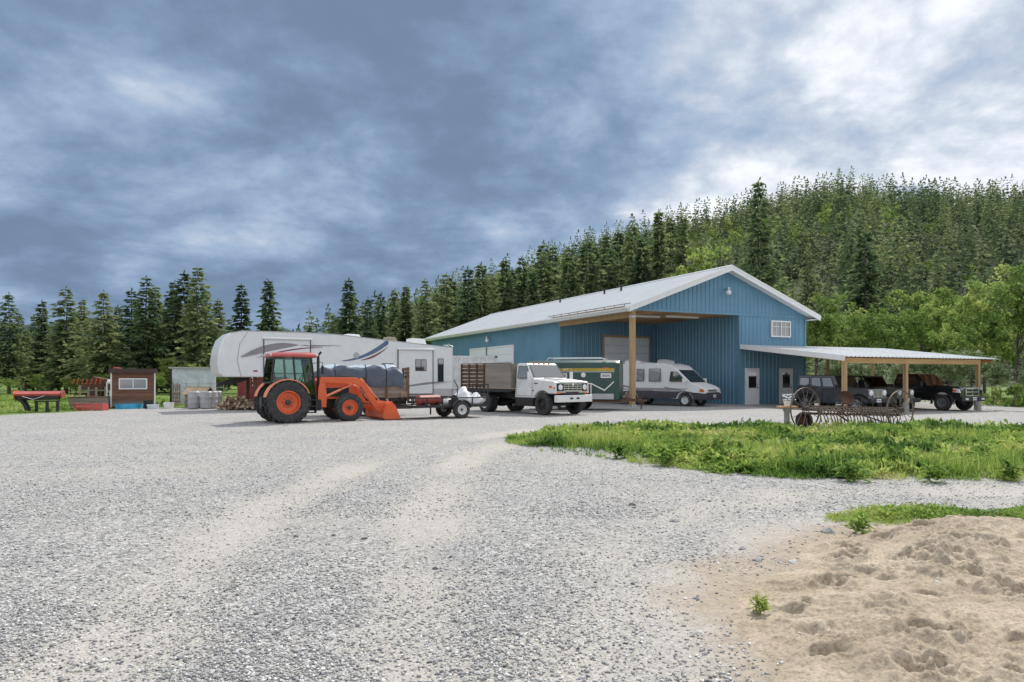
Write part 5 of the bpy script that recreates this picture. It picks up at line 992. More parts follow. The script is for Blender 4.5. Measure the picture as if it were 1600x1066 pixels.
ws = [(2.16,-.80,1.345),(2.16,.80,1.345),(1.43,.76,2.02),(1.43,-.76,2.02)]; b = MB(); b.face(ws, -.03, 1.03, -.02, 1.0, .004, .006); f_ = b.build('windscreen_seal', 'black', mb); b = MB(); b.face(ws, .01, .99, .03, .96, .012, .005); b.build('windscreen', 'screen_glass', f_) if False else b.build('windscreen', 'car_glass', f_)
for s_ in (-1, 1):
    for pts in ([(.98,1.38),(1.98,1.36),(1.42,1.92),(1.05,1.94)], [(-.30,1.38),(.42,1.38),(.42,2.10),(-.30,2.10)], [(-1.10,1.38),(-.62,1.38),(-.62,2.10),(-1.10,2.10)], [(-3.0,1.42),(-2.05,1.42),(-2.05,2.12),(-3.0,2.12)]):
        for off, sc_, mt, nm in ((.004, 1.0, 'black', 'window'), (.011, .93, 'car_glass', 'pane')):
            cx_ = sum(p[0] for p in pts)/4; cz_ = sum(p[1] for p in pts)/4; o3 = [(cx_+(x-cx_)*sc_, cz_+(z-cz_)*sc_) for x, z in pts]; b = MB()
            b.add([(x, s_*(my(x, z)+off-.012), z) for x, z in o3]+[(x, s_*(my(x, z)+off), z) for x, z in o3], [(0,1,2,3),(7,6,5,4),(0,4,5,1),(1,5,6,2),(2,6,7,3),(3,7,4,0)])
            if nm == 'window': f_ = b.build(nm, mt, mb)
            else: b.build(nm, mt, f_)
    for p0, p1, bow, w0, mt in (((-3.1,1.18),(-1.3,.98),.06,.05,'cladding'),((-3.1,1.02),(-1.9,1.0),.10,.03,'grey_decal'),((-1.6,.98),(1.2,.98),.0,.022,'grey_decal'),((-3.0,.92),(1.9,.90),.0,.025,'grey_decal'),((.7,1.05),(2.0,.98),-.05,.03,'grey_decal')):
        pts = curve(p0, p1, bow, lambda t: w0*(1-.7*t)+.005); b = MB(); nn_ = len(pts); b.add([(x, s_*(my(x, z)+.007), z) for x, z in pts]+[(x, s_*(my(x, z)-.01), z) for x, z in pts], [tuple(range(nn_)), tuple(range(2*nn_-1, nn_-1, -1))]+[(i, (i+1) % nn_, nn_+(i+1) % nn_, nn_+i) for i in range(nn_)]); b.build('decal', mt, mb)
    b = MB(); b.tube([(1.85,s_*.95,1.42),(1.95,s_*1.12,1.42)], .03, 6); b.box(1.86, 2.02, s_*1.14-.10, s_*1.14+.10, 1.32, 1.55); b.build('mirror', 'white_rv', Mh, bevel=.03)
    b = MB(); b.box(2.90, 2.995, min(s_*.50, s_*.80), max(s_*.50, s_*.80), .80, .95); b.build('headlight', 'lamp_glass', Mh, bevel=.02); b = MB(); b.prism([(2.70,.82),(2.985,.80),(2.96,.95),(2.72,.98)], min(s_*.805, s_*.935), max(s_*.805, s_*.935)); b.build('turn_signal', 'amber', Mh, bevel=.015)
    for x, r_ in ((FA,.33),(RA,.33)): wheel(Mh, x, s_*.83, r_, .21, .2, 'rim_white', hub='rim_white')
b = MB(); 
for z in (.82,.87,.92): b.box(2.94, 3.0, -.46, .46, z-.014, z+.014)
b.build('grille', 'dark_steel', Mh); b = MB(); b.box(2.985, 3.03, -.7, .7, .74, .785); b.build('bumper_slot', 'black', Mh); plate(Mh, 3.065, .1, .58)
for x0, x1, h_, mt in ((-2.35,-1.2,.26,'white_rv'),(-1.15,-.5,.10,'white_rv'),(-.2,.55,.26,'pale_grey')):
    b = MB(); b.loft([[(x0,-.38,2.38),(x1,-.38,2.38),(x1,.38,2.38),(x0,.38,2.38)],[(x0+.03,-.36,2.40+h_*.7),(x1-.06,-.36,2.40+h_*.6),(x1-.06,.36,2.40+h_*.6),(x0+.03,.36,2.40+h_*.7)],[(x0+.15,-.28,2.40+h_),(x1-.25,-.28,2.40+h_*.9),(x1-.25,.28,2.40+h_*.9),(x0+.15,.28,2.40+h_)]]); b.build('roof_unit', mt, mb, smooth=40, bevel=.02)
# ---------------------------------------------------------------- vehicles under the carport
CH = hd(.427,-.904)
def carspot(s, u): return (BARN[0]+s*BC+u*BS, BARN[1]+s*BS-u*BC)
def flare(p, x, s_, r, y0, y1, mat, a0=-8, a1=188, t=.06):
    o = arc(x, r, r+.13+t, a0, a1, 9); i = arc(x, r, r+.13, a1, a0, 9); b = MB(); b.prism(o+i, min(s_*y0, s_*y1), max(s_*y0, s_*y1)); return b.build('fender_flare', mat, p, bevel=.015)
def panes(b_, quads_, par, frame='black', mat='car_glass'):
    for q, rng in quads_:
        b = MB(); b.face(q, *rng, .003, .006); f_ = b.build('window', frame, par); b = MB(); u0, u1, v0, v1 = rng; du, dv = (u1-u0)*.05, (v1-v0)*.08; b.face(q, u0+du, u1-du, v0+dv, v1-dv, .010, .004); b.build('pane', mat, f_)
def offroader(name, label, loc, paint, hard=True, short=False, r=.41):
    J = thing(name, label, 'off-roader', loc, CH, 'vehicles under the carport'); fa, ra = (1.5, -1.5) if not short else (1.25, -1.0); bx_ = ra-.62; fx = fa+.48
    prof = [(fx,.62),(fx,1.08),(fx-.06,1.14),(fa-1.0,1.20),(fa-1.05,1.16),(bx_,1.16),(bx_,.52),(ra-.55,.52)]+arc(ra,r,r+.12,165,15,9)+[(ra+.55,.48),(fa-.56,.48)]+arc(fa,r,r+.12,165,15,9)+[(fa+.5,.6)]
    w_ = .78; b = MB(); b.loft([[(x, s_*(w_ if x < fa-.8 else w_-.16*(x-(fa-.8))/(fx-fa+.8)), z) for x, z in prof] for s_ in (-1, 1)]); bd = b.build('body', paint, J, smooth=30, bevel=.03, seg=3)
    for s_ in (-1, 1):
        for x in (fa, ra):
            wheel(J, x, s_*.76, r, .27, .23, 'rim_alloy' if hard else 'rim_steel', spokes=5 if hard else 0)
            o = [(x-r-.26,r+.05),(x-r*.72,r+.27+.12),(x+r*.68,r+.27+.12),(x+r+.22,r+.10),(x+r+.12,r+.08),(x+r*.55,r+.31),(x-r*.6,r+.31),(x-r-.14,r+.02)]; b = MB(); b.prism(o, min(s_*.60, s_*.95), max(s_*.60, s_*.95)); b.build('fender_flare', 'black_plastic' if hard else paint, J, bevel=.02)
        b = MB(); b.lathe([(.125,fx-.02),(.13,fx+.03),(.11,fx+.035),(.001,fx+.05)], 18, (0, s_*.46, .97), 'x'); b.build('headlight', 'lamp_glass', J, smooth=40)
        b = MB(); b.box(fx+.12, fx+.24, min(s_*.5, s_*.66), max(s_*.5, s_*.66), .56, .66); b.build('fog_lamp', 'lamp_glass', J)
        b = MB(); b.bar((fa-.65,s_*.82,.44),(ra+.6,s_*.82,.44),.12,.06); b.build('side_step', 'black_plastic', J)
        b = MB(); 
        for xx in ([fa-.98, fa-2.0, ra+.15] if hard else [fa-.98]): b.box(xx-.006, xx+.006, s_*w_-.004, s_*w_+.004, .55, 1.15)
        b.build('door_seam', 'black', bd)
        b = MB(); b.tube([(fa-.98,s_*.78,1.22),(fa-.95,s_*.98,1.24)], .02, 6); b.box(fa-.99, fa-.90, s_*1.0-.1, s_*1.0+.1, 1.18, 1.36); b.build('mirror', 'black_plastic', J, bevel=.02)
    b = MB(); b.box(fx-.005, fx+.02, -.33, .33, .72, 1.10); g_ = b.build('grille', paint, J, bevel=.015); 
    b = MB(); 
    for k in range(7): b.box(fx+.018, fx+.026, -.29+k*.085, -.29+k*.085+.05, .76, 1.06)
    b.build('grille_slot', 'black', g_)
    b = MB(); 
    for k in range(8): b.box(fx+.018, fx+.032, -.325+k*.087, -.325+k*.087+.028, .75, 1.07)
    b.build('grille_bar', 'chrome' if hard else paint, g_)
    b = MB(); b.box(fx+.10, fx+.28, -.80, .80, .50, .70); b.box(fx, fx+.12, -.3, .3, .52, .66); b.build('bumper', 'black_plastic', J, bevel=.03); plate(J, fx+.292, -.28, .62)
    b = MB(); b.prism([(fa-1.0,1.19),(fx-.1,1.13),(fx-.1,1.16),(fa-1.0,1.25)], -.45, .45); b.build('hood_bulge', paint, bd, bevel=.02)
    zt = 1.82; A = [(fa-1.02,-.74,1.18),(fa-1.02,.74,1.18),(fa-1.38,.66,zt-.03),(fa-1.38,-.66,zt-.03)]
    if hard:
        bt = [(fa-1.0,-.77,1.15),(fa-1.0,.77,1.15),(bx_,.77,1.15),(bx_,-.77,1.15)]; tp_ = [(fa-1.38,-.68,zt),(fa-1.38,.68,zt),(bx_+.08,.68,zt+.02),(bx_+.08,-.68,zt+.02)]; b = MB(); b.loft([bt, tp_]); cb_ = b.build('hardtop', 'jeep_paint', J, bevel=.035, seg=3)
        Lq = [bt[3], bt[0], tp_[0], tp_[3]]; Rq = [bt[1], bt[2], tp_[2], tp_[1]]; panes(None, [(Lq,(.64,.90,.10,.86)),(Lq,(.36,.61,.10,.86)),(Lq,(.05,.31,.14,.84)),(Rq,(.10,.36,.10,.86)),(Rq,(.39,.64,.10,.86)),(Rq,(.69,.95,.14,.84)),([bt[0],bt[1],tp_[1],tp_[0]],(.05,.95,.08,.92))], cb_)
        wheel(J, 0, 0, .40, .26, .23, 'rim_alloy', spokes=5, side=1); o = J.children[-1]; o.location = (bx_-.16, 0, .98); o.rotation_euler = (0, 0, R(90))
    else:
        b = MB(); p = [Vector(q) for q in A]
        for i in range(4): b.bar(p[i], p[(i+1) % 4], .05, .05)
        f_ = b.build('windscreen_frame', 'black', J); pane(A, 'windscreen', f_); b = MB()
        for x in (fa-1.55, ra-.35): b.tube([(x,-.66,1.1),(x,-.62,1.72),(x,-.5,1.80),(x,.5,1.80),(x,.62,1.72),(x,.66,1.1)], .03, 8)
        for s_ in (-1, 1): b.tube([(fa-1.1,s_*.62,1.2),(fa-1.55,s_*.55,1.79),(ra-.35,s_*.55,1.79),(bx_+.1,s_*.6,1.15)], .028, 8)
        b.build('roll_cage', 'black', J); b = MB()
        for s_ in (-.35, .35): b.box(ra+.5, ra+.95, s_-.2, s_+.2, 1.0, 1.2); b.box(ra+.38, ra+.52, s_-.2, s_+.2, 1.1, 1.62)
        b.build('seat', 'seat_cloth', J, bevel=.05); ring = [Vector((fa-1.42+.05*math.sin(a), .35+.18*math.cos(a), 1.28+.15*math.sin(a))) for a in [k*math.pi/9 for k in range(19)]]; b = MB(); b.tube(ring, .014, 6); b.build('steering_wheel', 'black', J)
    return J
offroader('off_roader', 'dark grey four-door off-roader with hard top parked under the carport', carspot(9.9, 5.2), 'jeep_paint').scale = (1.08,)*3
offroader('off_roader', 'open green-grey off-roader with black roll cage between the two dark vehicles', carspot(12.9, 4.9), 'army_paint', False, True, .38).scale = (1.06,)*3
Rm = thing('pickup_truck', 'black crew pickup with chrome crosshair grille under the right end of the carport', 'pickup', carspot(16.9, 4.8), CH, 'vehicles under the carport'); Rm.scale = (1.06,)*3
fa, ra, r = 1.85, -1.75, .42; fx = 2.78
prof = [(fx,.60),(fx+.02,1.08),(fx-.06,1.22),(1.05,1.32),(.95,1.30),(-1.0,1.30),(-1.02,1.36),(-2.98,1.36),(-3.0,.62),(ra-.56,.62)]+arc(ra,r,r+.13,165,15,9)+[(ra+.58,.52),(fa-.58,.52)]+arc(fa,r,r+.13,165,15,9)+[(fa+.56,.58)]
b = MB(); b.loft([[(x, s_*(.99 if x < 1.9 else .99-.10*(x-1.9)/.9), z) for x, z in prof] for s_ in (-1, 1)]); bd = b.build('body', 'ram_paint', Rm, smooth=30, bevel=.05, seg=3)
bt = [(1.02,-.93,1.28),(1.02,.93,1.28),(-1.0,.93,1.28),(-1.0,-.93,1.28)]; tp_ = [(.28,-.74,1.93),(.28,.74,1.93),(-.86,.74,1.95),(-.86,-.74,1.95)]; b = MB(); b.loft([bt, tp_]); cb_ = b.build('cab', 'ram_paint', Rm, bevel=.06, seg=3)
Lq = [bt[3], bt[0], tp_[0], tp_[3]]; Rq = [bt[1], bt[2], tp_[2], tp_[1]]; panes(None, [(Lq,(.46,.87,.10,.84)),(Lq,(.08,.42,.10,.84)),(Rq,(.13,.54,.10,.84)),(Rq,(.58,.92,.10,.84))], cb_)
b = MB(); b.face([bt[0],bt[1],tp_[1],tp_[0]], .03, .97, .05, .93, .004, .006); b.build('windscreen', 'car_glass', cb_)
b = MB(); b.box(-2.92, -1.1, -.84, .84, 1.0, 1.365); b.build('bed_cover', 'black', Rm)
for s_ in (-1, 1):
    for x in (fa, ra): wheel(Rm, x, s_*.88, r, .28, .24, 'rim_steel', spokes=8); flare(Rm, x, s_, r, .86, 1.02, 'ram_paint')
    b = MB(); b.prism([(2.40,.98),(2.79,.94),(2.74,1.14),(2.42,1.18)], min(s_*.60, s_*.955), max(s_*.60, s_*.955)); b.build('headlight', 'lamp_glass', Rm, bevel=.015); b = MB(); b.box(2.42, 2.60, s_*.958-.004, s_*.958+.004, 1.0, 1.12); b.build('turn_signal', 'amber', Rm)
    b = MB(); b.tube([(.75,s_*.92,1.34),(.80,s_*1.08,1.36)], .03, 6); b.box(.74, .86, s_*1.13-.10, s_*1.13+.10, 1.26, 1.55); b.build('mirror', 'black_plastic', Rm, bevel=.03); b = MB()
    for xx in (1.0,.0,-.98): b.box(xx-.006, xx+.006, s_*.99-.004, s_*.99+.004, .62, 1.28)
    b.build('door_seam', 'rim_black', bd); b = MB(); b.box(.12, .32, s_*1.005-.01, s_*1.005+.01, 1.10, 1.15); b.box(-.88, -.68, s_*1.005-.01, s_*1.005+.01, 1.10, 1.15); b.build('door_handle', 'chrome', bd)
    b = MB(); b.box(fx+.10, fx+.20, min(s_*.55, s_*.75), max(s_*.55, s_*.75), .58, .68); b.build('fog_lamp', 'lamp_glass', Rm)
    text(Rm, 'door_letters', 'RAM', .15, 'chrome', (.62, s_*.999, .98), (R(90), 0, 0 if s_ < 0 else R(180)), .004)
b = MB(); b.box(fx-.02, fx+.035, -.56, .56, .78, 1.17); g_ = b.build('grille', 'black', Rm, bevel=.03); b = MB()
for a in ((-.56,.56,1.13,1.18),(-.56,.56,.77,.82),(-.56,-.50,.77,1.18),(.50,.56,.77,1.18),(-.035,.035,.80,1.15),(-.52,.52,.955,1.005)): b.box(fx+.03, fx+.065, *a)
b.build('grille_bars', 'chrome', g_, bevel=.008)
b = MB(); b.box(fx-.1, fx+.16, -.96, .96, .50, .76); b.build('bumper', 'black', Rm, bevel=.05); plate(Rm, fx+.17, .0, .64)
b = MB(); b.prism([(1.1,1.30),(2.70,1.20),(2.70,1.235),(1.1,1.355)], -.5, .5); b.build('hood_bulge', 'ram_paint', bd, bevel=.03)
# ---------------------------------------------------------------- steel containers
def container(label, loc, rz, L_, h, mat, letters=None):
    C_ = thing('shipping_container', label, 'container', loc, rz, 'steel containers'); w_ = 2.44; n = int(L_/.28)
    for name, y, s_ in (('side_wall', 0, -1), ('side_wall', w_, 1)):
        b = MB(); vs = []
        for k in range(n):
            for f, e in ((0,0),(.3,0),(.5,.036),(.8,.036)): vs.append((.08+(k+f)*(L_-.16)/n, e))
        vs.append((L_-.08, 0)); V = []
        for x, e in vs: V += [(x, y-s_*(e+.01), .15), (x, y-s_*(e+.01), h-.1)]
        b.add(V, [(2*i,2*i+2,2*i+3,2*i+1) for i in range(len(vs)-1)]); b.build(name, mat, C_)
    b = MB(); b.box(.02, L_-.02, .03, w_-.03, h-.08, h-.03); b.build('roof', mat, C_)
    for x in (0.03, L_-.03): b = MB(); b.box(x-.02, x+.02, .06, w_-.06, .12, h-.08); b.build('end_wall', mat, C_)
    b = MB()
    for x in (0, L_-.1):
        for y in (0, w_-.1): b.box(x, x+.1, y, y+.1, .03, h)
    for y in (0, w_-.08): b.box(.1, L_-.1, y+.004, y+.076, .04, .2); b.box(.1, L_-.1, y+.004, y+.076, h-.12, h-.004)
    b.build('frame', mat, C_); b = MB()
    for x in (-.005, L_-.155):
        for y in (-.006, w_-.104):
            for z in (.02, h-.11): b.box(x, x+.16, y, y+.11, z, z+.115)
    b.build('corner_casting', 'rust', C_)
    if letters:
        for k, ch in enumerate(letters): text(C_, 'letter', ch, .46, 'white_trim', (.92, -.02, 1.64-k*.37), (R(90), 0, 0), .004)
    return C_
container('dark red steel container with white letters under the nose of the long trailer', (-14.9, 38.2), R(4), 6.06, 2.59, 'container_red', 'OX')
container('white corrugated steel container between the long trailer and the truck', (-4.6, 41.3), R(22), 4.0, 2.9, 'container_white')
# ================================================================ THINGS ABOUT THE YARD
# old hay rake in the weed bed
HK = thing('hay_rake', 'rusty antique hay rake with two tall spoked iron wheels in the weeds', 'hay rake', (10.45, 21.7), R(4))
def spoked(x, y, r, rz):
    o = MB(); o.lathe([(.07,-.09),(.07,.09)], 12, ax='y', cap=True); h = o.build('wheel', 'iron', HK, loc=(x, y, r), rot=(0, 0, rz), smooth=40)
    b = MB(); b.lathe([(r,-.025),(r,.025),(r-.016,.025),(r-.016,-.025)], 44, closed=True); b.build('rim', 'rust_pale', h, smooth=40); m0 = None
    for k in range(14):
        a = 2*math.pi*k/14; e = .055 if k % 2 else -.055
        b = MB(); b.tube([(.06*math.cos(a), e, .06*math.sin(a)), ((r-.01)*math.cos(a), 0, (r-.01)*math.sin(a))], .011, 5); b.build('spoke', 'rust_pale', h)
spoked(-1.53, -.15, .65, R(24)); spoked(1.55, -.05, .60, R(20))
b = MB(); b.bar((-1.45,-.05,.50),(1.5,-.05,.44),.07,.07); b.bar((-1.40,.45,.62),(1.45,.4,.58),.05,.05); b.bar((-1.45,-.15,.62),(-1.40,.45,.62),.05,.05); b.bar((1.5,-.05,.55),(1.45,.4,.58),.05,.05); b.bar((-.35,-.4,.45),(-.2,.6,.6),.05,.06); b.build('frame', 'rust', HK)
b = MB(); b.tube([(-1.4,.15,.66),(1.45,.1,.58)], .03, 8); b.tube([(-1.4,-.12,.60),(1.45,-.12,.53)], .022, 6); b.build('tine_shaft', 'iron', HK)
tb = MB(); tb.tube([(0,.06,.06),(.07,-.05,.07),(.17,-.18,-.04),(.23,-.26,-.20)], .017, 5); t0 = tb.build('tine', 'rust_pale', HK); t0.location = (-1.30, .08, .66)
for k in range(1, 27): inst('tine', t0.data, HK, (-1.30+k*.10, .08-.001*k, .66-.0027*k), (random.uniform(-.12,.12), 0, random.uniform(-.1,.1)))
for k in range(24): inst('tine', t0.data, HK, (-1.25+k*.105, -.10, .56-.0026*k), (random.uniform(.5,.8), 0, random.uniform(-.15,.15)))
b = MB(); b.lathe([(.001,0),(.14,.01),(.21,.05),(.235,.11)], 22, ax='z'); st = b.build('seat', 'rust', HK, loc=(-.22,-.05,.93), rot=(R(62), 0, 0), smooth=60)
b = MB()
for k in range(14): a = 2*math.pi*k/14; b.box(.16*math.cos(a)-.015, .16*math.cos(a)+.015, .16*math.sin(a)-.015, .16*math.sin(a)+.015, .03, .036)
b.build('seat_hole', 'black', st); b = MB(); b.tube([(-.2,.3,.55),(-.22,.1,.75),(-.22,0,.93)], .025, 6); b.build('seat_spring', 'iron', HK)
wheel(HK, -1.32, .35, .26, .12, .17, 'rust', hub='rust'); b = MB()
for x in (-1.0,-.1,.55,1.1): b.tube([(x,-.05,.46),(x-.05,-.12,.25),(x-.1,-.05,.02)], .018, 5)
b.tube([(-.5,-.1,.48),(-.1,-.5,.1),(.3,-.55,.28)], .03, 6); b.tube([(.2,-.1,.48),(.9,-.35,.22)], .025, 6); b.tube([(.35,.1,.55),(.42,.1,.95)], .015, 5); b.tube([(.75,.1,.55),(.70,.0,.92)], .015, 5); b.build('lever', 'iron', HK)
pl_ = thing('pedestal', 'pale garden pedestal with plank top and white flowers left of the rake', 'pedestal', (8.55, 21.9)); b = MB(); b.lathe([(.16,0),(.15,.08),(.09,.14),(.08,.5),(.13,.62),(.14,.66)], 16, ax='z', cap=True); b.build('column', 'concrete', pl_, smooth=40); b = MB(); b.box(-.28, .28, -.16, .16, .662, .71); b.build('plank', 'ply', pl_)
b = MB(); b.lathe([(.09,0),(.12,.16),(.105,.16),(.09,.03)], 14, (.02,0,.71), 'z'); b.build('flower_pot', 'white_trim', pl_); b = MB(); rr = random.Random(3)
for k in range(40): c = Vector((rr.gauss(.02,.09), rr.gauss(0,.08), .88+rr.random()*.18)); b.add([c, c+Vector((.03,0,.02)), c+Vector((.02,.03,.04)), c+Vector((-.02,.02,.03))], [(0,1,2,3)])
b.build('blossom', 'bag_white', pl_)
o = MB().box(-.55, .55, -.1, .1, 0, .05).build('plank', 'white_trim', None, bevel=.005, loc=(9.6, 22.5, float(relief(9.6, 22.5))), rot=(0, 0, .05)); tag(o, 'pale plank lying on the ground behind the weeds left of the rake', 'plank')
# orange mower on the left
Mo = thing('mower', 'orange hay mower deck on jack legs at the left edge of the gravel', 'mower', (-22.0, 32.8), R(26)); Mo.scale = (.86, 1, .76); b = MB()
b.loft([[(x,-.55,.98),(x,-.62,1.12),(x,-.40,1.24),(x,.45,1.26),(x,.62,1.12),(x,.6,.96)] for x in (-1.05,-.98,.98,1.05)]); b.build('deck', 'red_roof', Mo, bevel=.03)
for x in (-1.06, 1.06): b = MB(); b.prism([(-.62,.86),(-.64,1.16),(-.4,1.30),(.5,1.30),(.66,1.14),(.6,.84)], x-.03, x+.03, 'x'); b.build('end_plate', 'red_old' if x > 0 else 'orange', Mo, bevel=.01)
b = MB(); b.box(-.95, .95, -.5, .5, .80, .975); b.tube([(-.95,-.2,.82),(.95,-.2,.82)], .09, 10); b.build('cutter_bar', 'black', Mo)
b = MB(); b.tube([(-1.0,-.35,.85),(-.75,-.40,.72),(-.58,-.42,.4),(-.50,-.42,.1)], .10, 8); b.tube([(-.62,-.3,.75),(-.42,-.36,.35),(-.40,-.36,.1)], .06, 8); b.build('hose_boot', 'black', Mo, smooth=50)
b = MB(); 
for x in (-.1, .38, .86): b.box(x-.07, x+.07, -.38, -.24, 0, .62)
b.bar((-.2,-.31,.66),(1.0,-.31,.66),.12,.08); b.build('leg', 'dark_steel', Mo); b = MB(); b.tube([(-.7,-.57,.98),(-.2,-.60,.78),(.3,-.58,1.0)], .02, 6); b.build('chain', 'chrome', Mo)
Rf = thing('box_blade', 'low red implement frame lying on the gravel left of the coop', 'implement', (-20.35, 34.1), R(4)); b = MB(); b.box(-.66, .66, -.28, -.2, .04, .18); b.box(-.66, .66, .2, .28, .04, .18); b.box(-.62, .62, -.26, -.21, .26, .34); b.build('rail', 'red_roof', Rf, bevel=.01)
for x in (-.66, -.2, .25, .62): b = MB(); b.prism([(-.3,0),(.3,0),(.25,.3),(-.25,.38)], x-.03, x+.03, 'x'); b.build('end_plate', 'red_roof', Rf, bevel=.01)
Bx = thing('plank_box', 'weathered plywood box with dark rim left of the brown coop', 'box', (-21.6, 36.0), R(24)); 
for k in range(3): b = MB(); b.box(-.85, .85, -.42, -.39, .02+k*.19, .02+k*.19+.18); b.build('board', 'grey_board', Bx); b = MB(); b.box(-.85, .85, .39, .42, .02+k*.19, .02+k*.19+.18); b.build('board', 'grey_board', Bx)
for x in (-.86, .84): b = MB(); b.box(x, x+.03, -.39, .39, .02, .58); b.build('end_board', 'ply_grey', Bx)
b = MB(); b.box(-.92, .92, -.46, .46, .585, .63); b.build('lid', 'old_board', Bx)
# coop
Cp = thing('coop', 'small brown board-clad coop with flat dark roof and white slider window', 'coop', (-20.2, 37.6), R(26)); b = MB(); b.box(-1.02, 1.02, -.75, .95, .05, 1.88); b.build('wall', 'coop_board', Cp)
for k in range(13):
    b = MB(); b.box(-.97, .97, -.772, -.752, .08+k*.138, .08+k*.138+.13); b.build('board', 'coop_board' if k > 1 else 'grey_board', Cp)
for x in (-1.04, .98): b = MB(); b.box(x, x+.07, -.785, -.74, .06, 1.88); b.build('corner_trim', 'white_trim', Cp)
b = MB(); b.prism([(-.95,1.84),(-.95,2.06),(1.05,1.96),(1.05,1.86)], -1.12, 1.12, 'x'); b.build('roof', 'coop_roof', Cp, bevel=.01)
b = MB(); 
for a in ((-.66,-.60,.98,1.56),(.60,.66,.98,1.56),(-.60,.60,1.50,1.56),(-.60,.60,.98,1.04),(-.02,.02,1.04,1.50)): b.box(a[0], a[1], -.82, -.774, a[2], a[3])
w_ = b.build('window', 'white_trim', Cp)
for a in ((-.60,-.02),(.02,.60)): b = MB(); b.box(a[0], a[1], -.797, -.785, 1.04, 1.50); b.build('pane', 'car_glass', w_); 
def tub(name, label, cat, x, y, prof, mat, n=22):
    b = MB(); b.lathe(prof, n, ax='z', cap=False); tag(b.build(name, mat, None, smooth=40, loc=(x, y, float(gz(x, y)))), label, cat)
tub('paddling_pool', 'bright blue plastic paddling pool on the ground before the coop', 'pool', -19.75, 36.3, [(.001,.03),(.56,.03),(.60,.22),(.66,.22),(.62,.0),(.001,.0)], 'pool_blue', 28)
tub('bucket', 'black bucket at the right corner of the coop', 'bucket', -18.75, 36.3, [(.001,.02),(.16,.02),(.21,.42),(.24,.42),(.19,0),(.001,0)], 'black_plastic')
tub('wash_tub', 'pale green wash tub right of the black bucket', 'tub', -18.3, 35.9, [(.001,.02),(.22,.02),(.27,.22),(.30,.22),(.25,0),(.001,0)], 'pale_blue'); tub('wash_tub', 'white wash tub on the grass, farther right of the bucket', 'tub', -17.8, 36.5, [(.001,.02),(.2,.02),(.24,.30),(.27,.30),(.22,0),(.001,0)], 'white_trim')
# drums
DP = [(.001,.02),(.25,.02),(.285,.06),(.29,.30),(.30,.32),(.29,.34),(.29,.58),(.30,.60),(.29,.62),(.285,.84),(.24,.90),(.22,.885),(.001,.885)]
for k, (px, d, lab) in enumerate([(303,36.0,'grey plastic drum, leftmost of the five by the dog house'),(313,37.0,'grey plastic drum set back, second from the left'),(322,36.0,'grey plastic drum in the middle of the five'),(331,36.3,'grey plastic drum, second from the right'),(338,36.8,'grey plastic drum, rightmost of the five')]):
    x = (px-800)/1100*d; t_ = thing('plastic_drum', lab, 'drum', (x, d), 0, 'plastic drums'); b = MB(); b.lathe(DP, 22, ax='z'); b.build('shell', 'drum', t_, smooth=30); b = MB(); b.lathe([(.04,.88),(.04,.915),(.001,.915)], 10, (.12,.05,0), 'z'); b.build('bung', 'black_plastic', t_)
# pale shed
S = thing('metal_shed', 'pale metal shed with open door gap behind the wire panel', 'shed', (-19.3, 42.6), R(22)); rb = MB(); rib(rb, (-1.2,-.8), (1.25,-.8), .05, 2.15, (0,-1), .2, .012); rb.build('front_wall', 'pale_blue', S); rb = MB(); rib(rb, (-1.2,1.4), (-1.2,-.8), .05, lambda u: 1.85+u*.13, (-1,0), .2, .012); rb.build('side_wall', 'white_paint', S); rb = MB(); rib(rb, (1.25,-.8), (1.25,1.4), .05, 2.1, (1,0), .2, .012); rb.build('side_wall', 'white_paint', S)
b = MB(); b.prism([(-1.28,2.14),(1.32,2.12),(1.32,2.2),(-1.28,2.22)], -.92, 1.5); b.build('roof', 'pale_grey', S); b = MB(); b.box(-1.215, -1.10, -.83, -.815, .05, 2.1); b.build('door_gap', 'black', S)
D = thing('dog_house', 'small dog house with tan shingled roof behind the drums', 'dog house', (-16.95, 38.0), R(-8)); b = MB(); b.prism([(-.5,0),(.5,0),(.5,.75),(0,1.0),(-.5,.75)], -.45, .6, 'x'); b.build('wall', 'grey_board', D)
for s_ in (-1, 1):
    for k in range(5):
        b = MB(); y0, y1 = s_*(.62-k*.125), s_*(.62-(k+1)*.125-.02); z0, z1 = .68+k*.078, .68+(k+1)*.078; b.add([(-.58,y0,z0+.03),(.72,y0,z0+.03),(.72,y1,z1+.03),(-.58,y1,z1+.03),(-.58,y0,z0+.01),(.72,y0,z0+.01),(.72,y1,z1+.01),(-.58,y1,z1+.01)], [(0,1,2,3),(7,6,5,4),(0,4,5,1),(1,5,6,2),(2,6,7,3),(3,7,4,0)]); b.build('shingle_course', 'shingle', D)
# wire fence panel and rail fence
def fence(label, pts, posts, h, wires, mat='galv', pmat='grey_board'):
    t_ = thing('fence', label, 'fence', pts[0]); a = Vector((0, 0, 0)); e = Vector((pts[1][0]-pts[0][0], pts[1][1]-pts[0][1], 0))
    for k in range(posts): p = a.lerp(e, k/(posts-1)); b = MB(); b.tube([p+Vector((0,0,-.1)), p+Vector((random.uniform(-.04,.04), 0, h*random.uniform(.97,1.1)))], .05 if pmat != 'galv' else .02, 7); b.build('post', pmat, t_)
    for k in range(wires): z = h*(k+.6)/wires; b = MB(); b.tube([a+Vector((0,0,z)), e+Vector((0,0,z))], .012 if mat == 'galv' else .035, 5); b.build('rail', mat, t_)
    return t_
f_ = fence('bare wire panel fence in front of the pale shed', (( -18.9, 39.2), (-16.2, 39.6)), 5, 1.35, 6, 'galv', 'galv'); fence('grey wooden post fence between the coop and the shed', ((-19.3, 40.2), (-18.6, 39.4)), 4, 1.25, 3, 'grey_board'); fence('low wooden post fence before the rusty machinery', ((-25.5, 41.5), (-20.9, 40.5)), 9, 1.05, 2, 'grey_board')
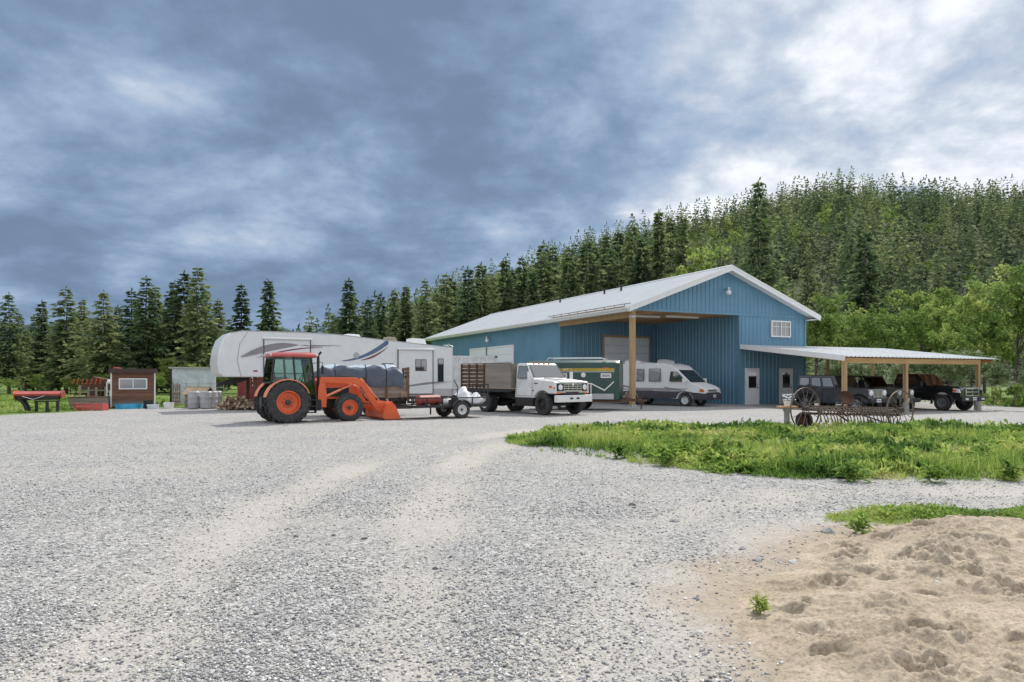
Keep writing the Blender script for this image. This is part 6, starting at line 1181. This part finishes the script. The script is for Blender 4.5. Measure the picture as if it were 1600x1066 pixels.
# rusty machinery
Q = thing('old_baler', 'rusty red and yellow farm machine standing behind the plank fence', 'machine', (-25.2, 43.5), R(10)); b = MB(); b.box(-1.1, .5, -.6, .6, .75, 1.25); b.prism([(-1.3,.9),(-.5,1.65),(.2,1.5),(.5,.9)], -.4, .4); b.build('body', 'rust', Q, bevel=.05); b = MB(); b.prism([(.45,.7),(.75,.7),(.9,2.2),(.6,2.25)], -.3, .3); b.build('chute', 'red_old', Q, bevel=.02); b = MB(); b.box(1.05, 1.85, -.35, .35, .75, 1.75); b.build('side_panel', 'yellow', Q, bevel=.05); b = MB(); b.bar((-1.6,0,.6),(2.0,0,.6),.3,.15)
for x in (-1.4,-.7,.0): b.bar((x,-.65,.5),(x+.3,-.65,1.5),.06,.06)
b.build('frame', 'rust', Q); b = MB()
for k in range(7): b.tube([(-1.5+k*.25,-.7,1.2),(-1.4+k*.25,-.75,1.5)], .03, 5)
b.build('tine', 'orange', Q)
for s_ in (-.7, .7): wheel(Q, -.4, s_, .38, .2, .22, 'red_old')
Wg = thing('pipe_rack', 'white pipe rack with pale blue bins left of the coop', 'rack', (-21.7, 39.4), R(8)); b = MB()
for x in (-.75, .75):
    for y in (-.4, .4): b.tube([(x,y,0),(x,y,1.35)], .04, 7)
for y in (-.4, .4): b.tube([(-.75,y,1.33),(.75,y,1.33)], .04, 7)
b.build('frame', 'white_trim', Wg); b = MB(); b.tube([(-.85,0,1.36),(.95,0,1.36)], .12, 12); b.build('pipe', 'white_trim', Wg, smooth=40)
for x in (-.4, .3): b = MB(); b.box(x-.28, x+.28, -.3, .3, .1, .85); b.build('bin', 'pale_blue', Wg, bevel=.03)
# firewood
rr = random.Random(8); k = 0
lg = MB(); lg.tube([(-.21,0,0),(.21,0,0)], .085, 9, cap=False); L0 = lg.build('log', 'log_bark', None, smooth=50); lm = L0.data; bpy.data.objects.remove(L0); le = MB(); le.lathe([(.084,-.212),(.001,-.212)], 9, ax='x'); E0 = le.build('log_end', 'log_end', None); em = E0.data; bpy.data.objects.remove(E0)
for row in range(5):
    for i in range(13-row*2-rr.randint(0, 2)):
        for j in range(2):
            x = -13.55+(i-(12-row*2)/2)*.165+rr.uniform(-.05,.05); y = 34.9+j*.4-row*.05+rr.uniform(-.1,.1); z = .085+row*.12+rr.uniform(-.01,.02)
            t_ = inst('firewood_log', lm, None, (x, y, z), (rr.uniform(-3,3), rr.uniform(-.35,.35), R(90)+rr.uniform(-1.5,1.5)), (rr.uniform(.8,1.15), rr.uniform(.7,1.2), rr.uniform(.6,1.1))); inst('log_end', em, t_); inst('log_end', em, t_, rot=(0, 0, math.pi)); tag(t_, 'split firewood log in the heap under the nose of the long trailer', 'firewood', 'firewood heap')
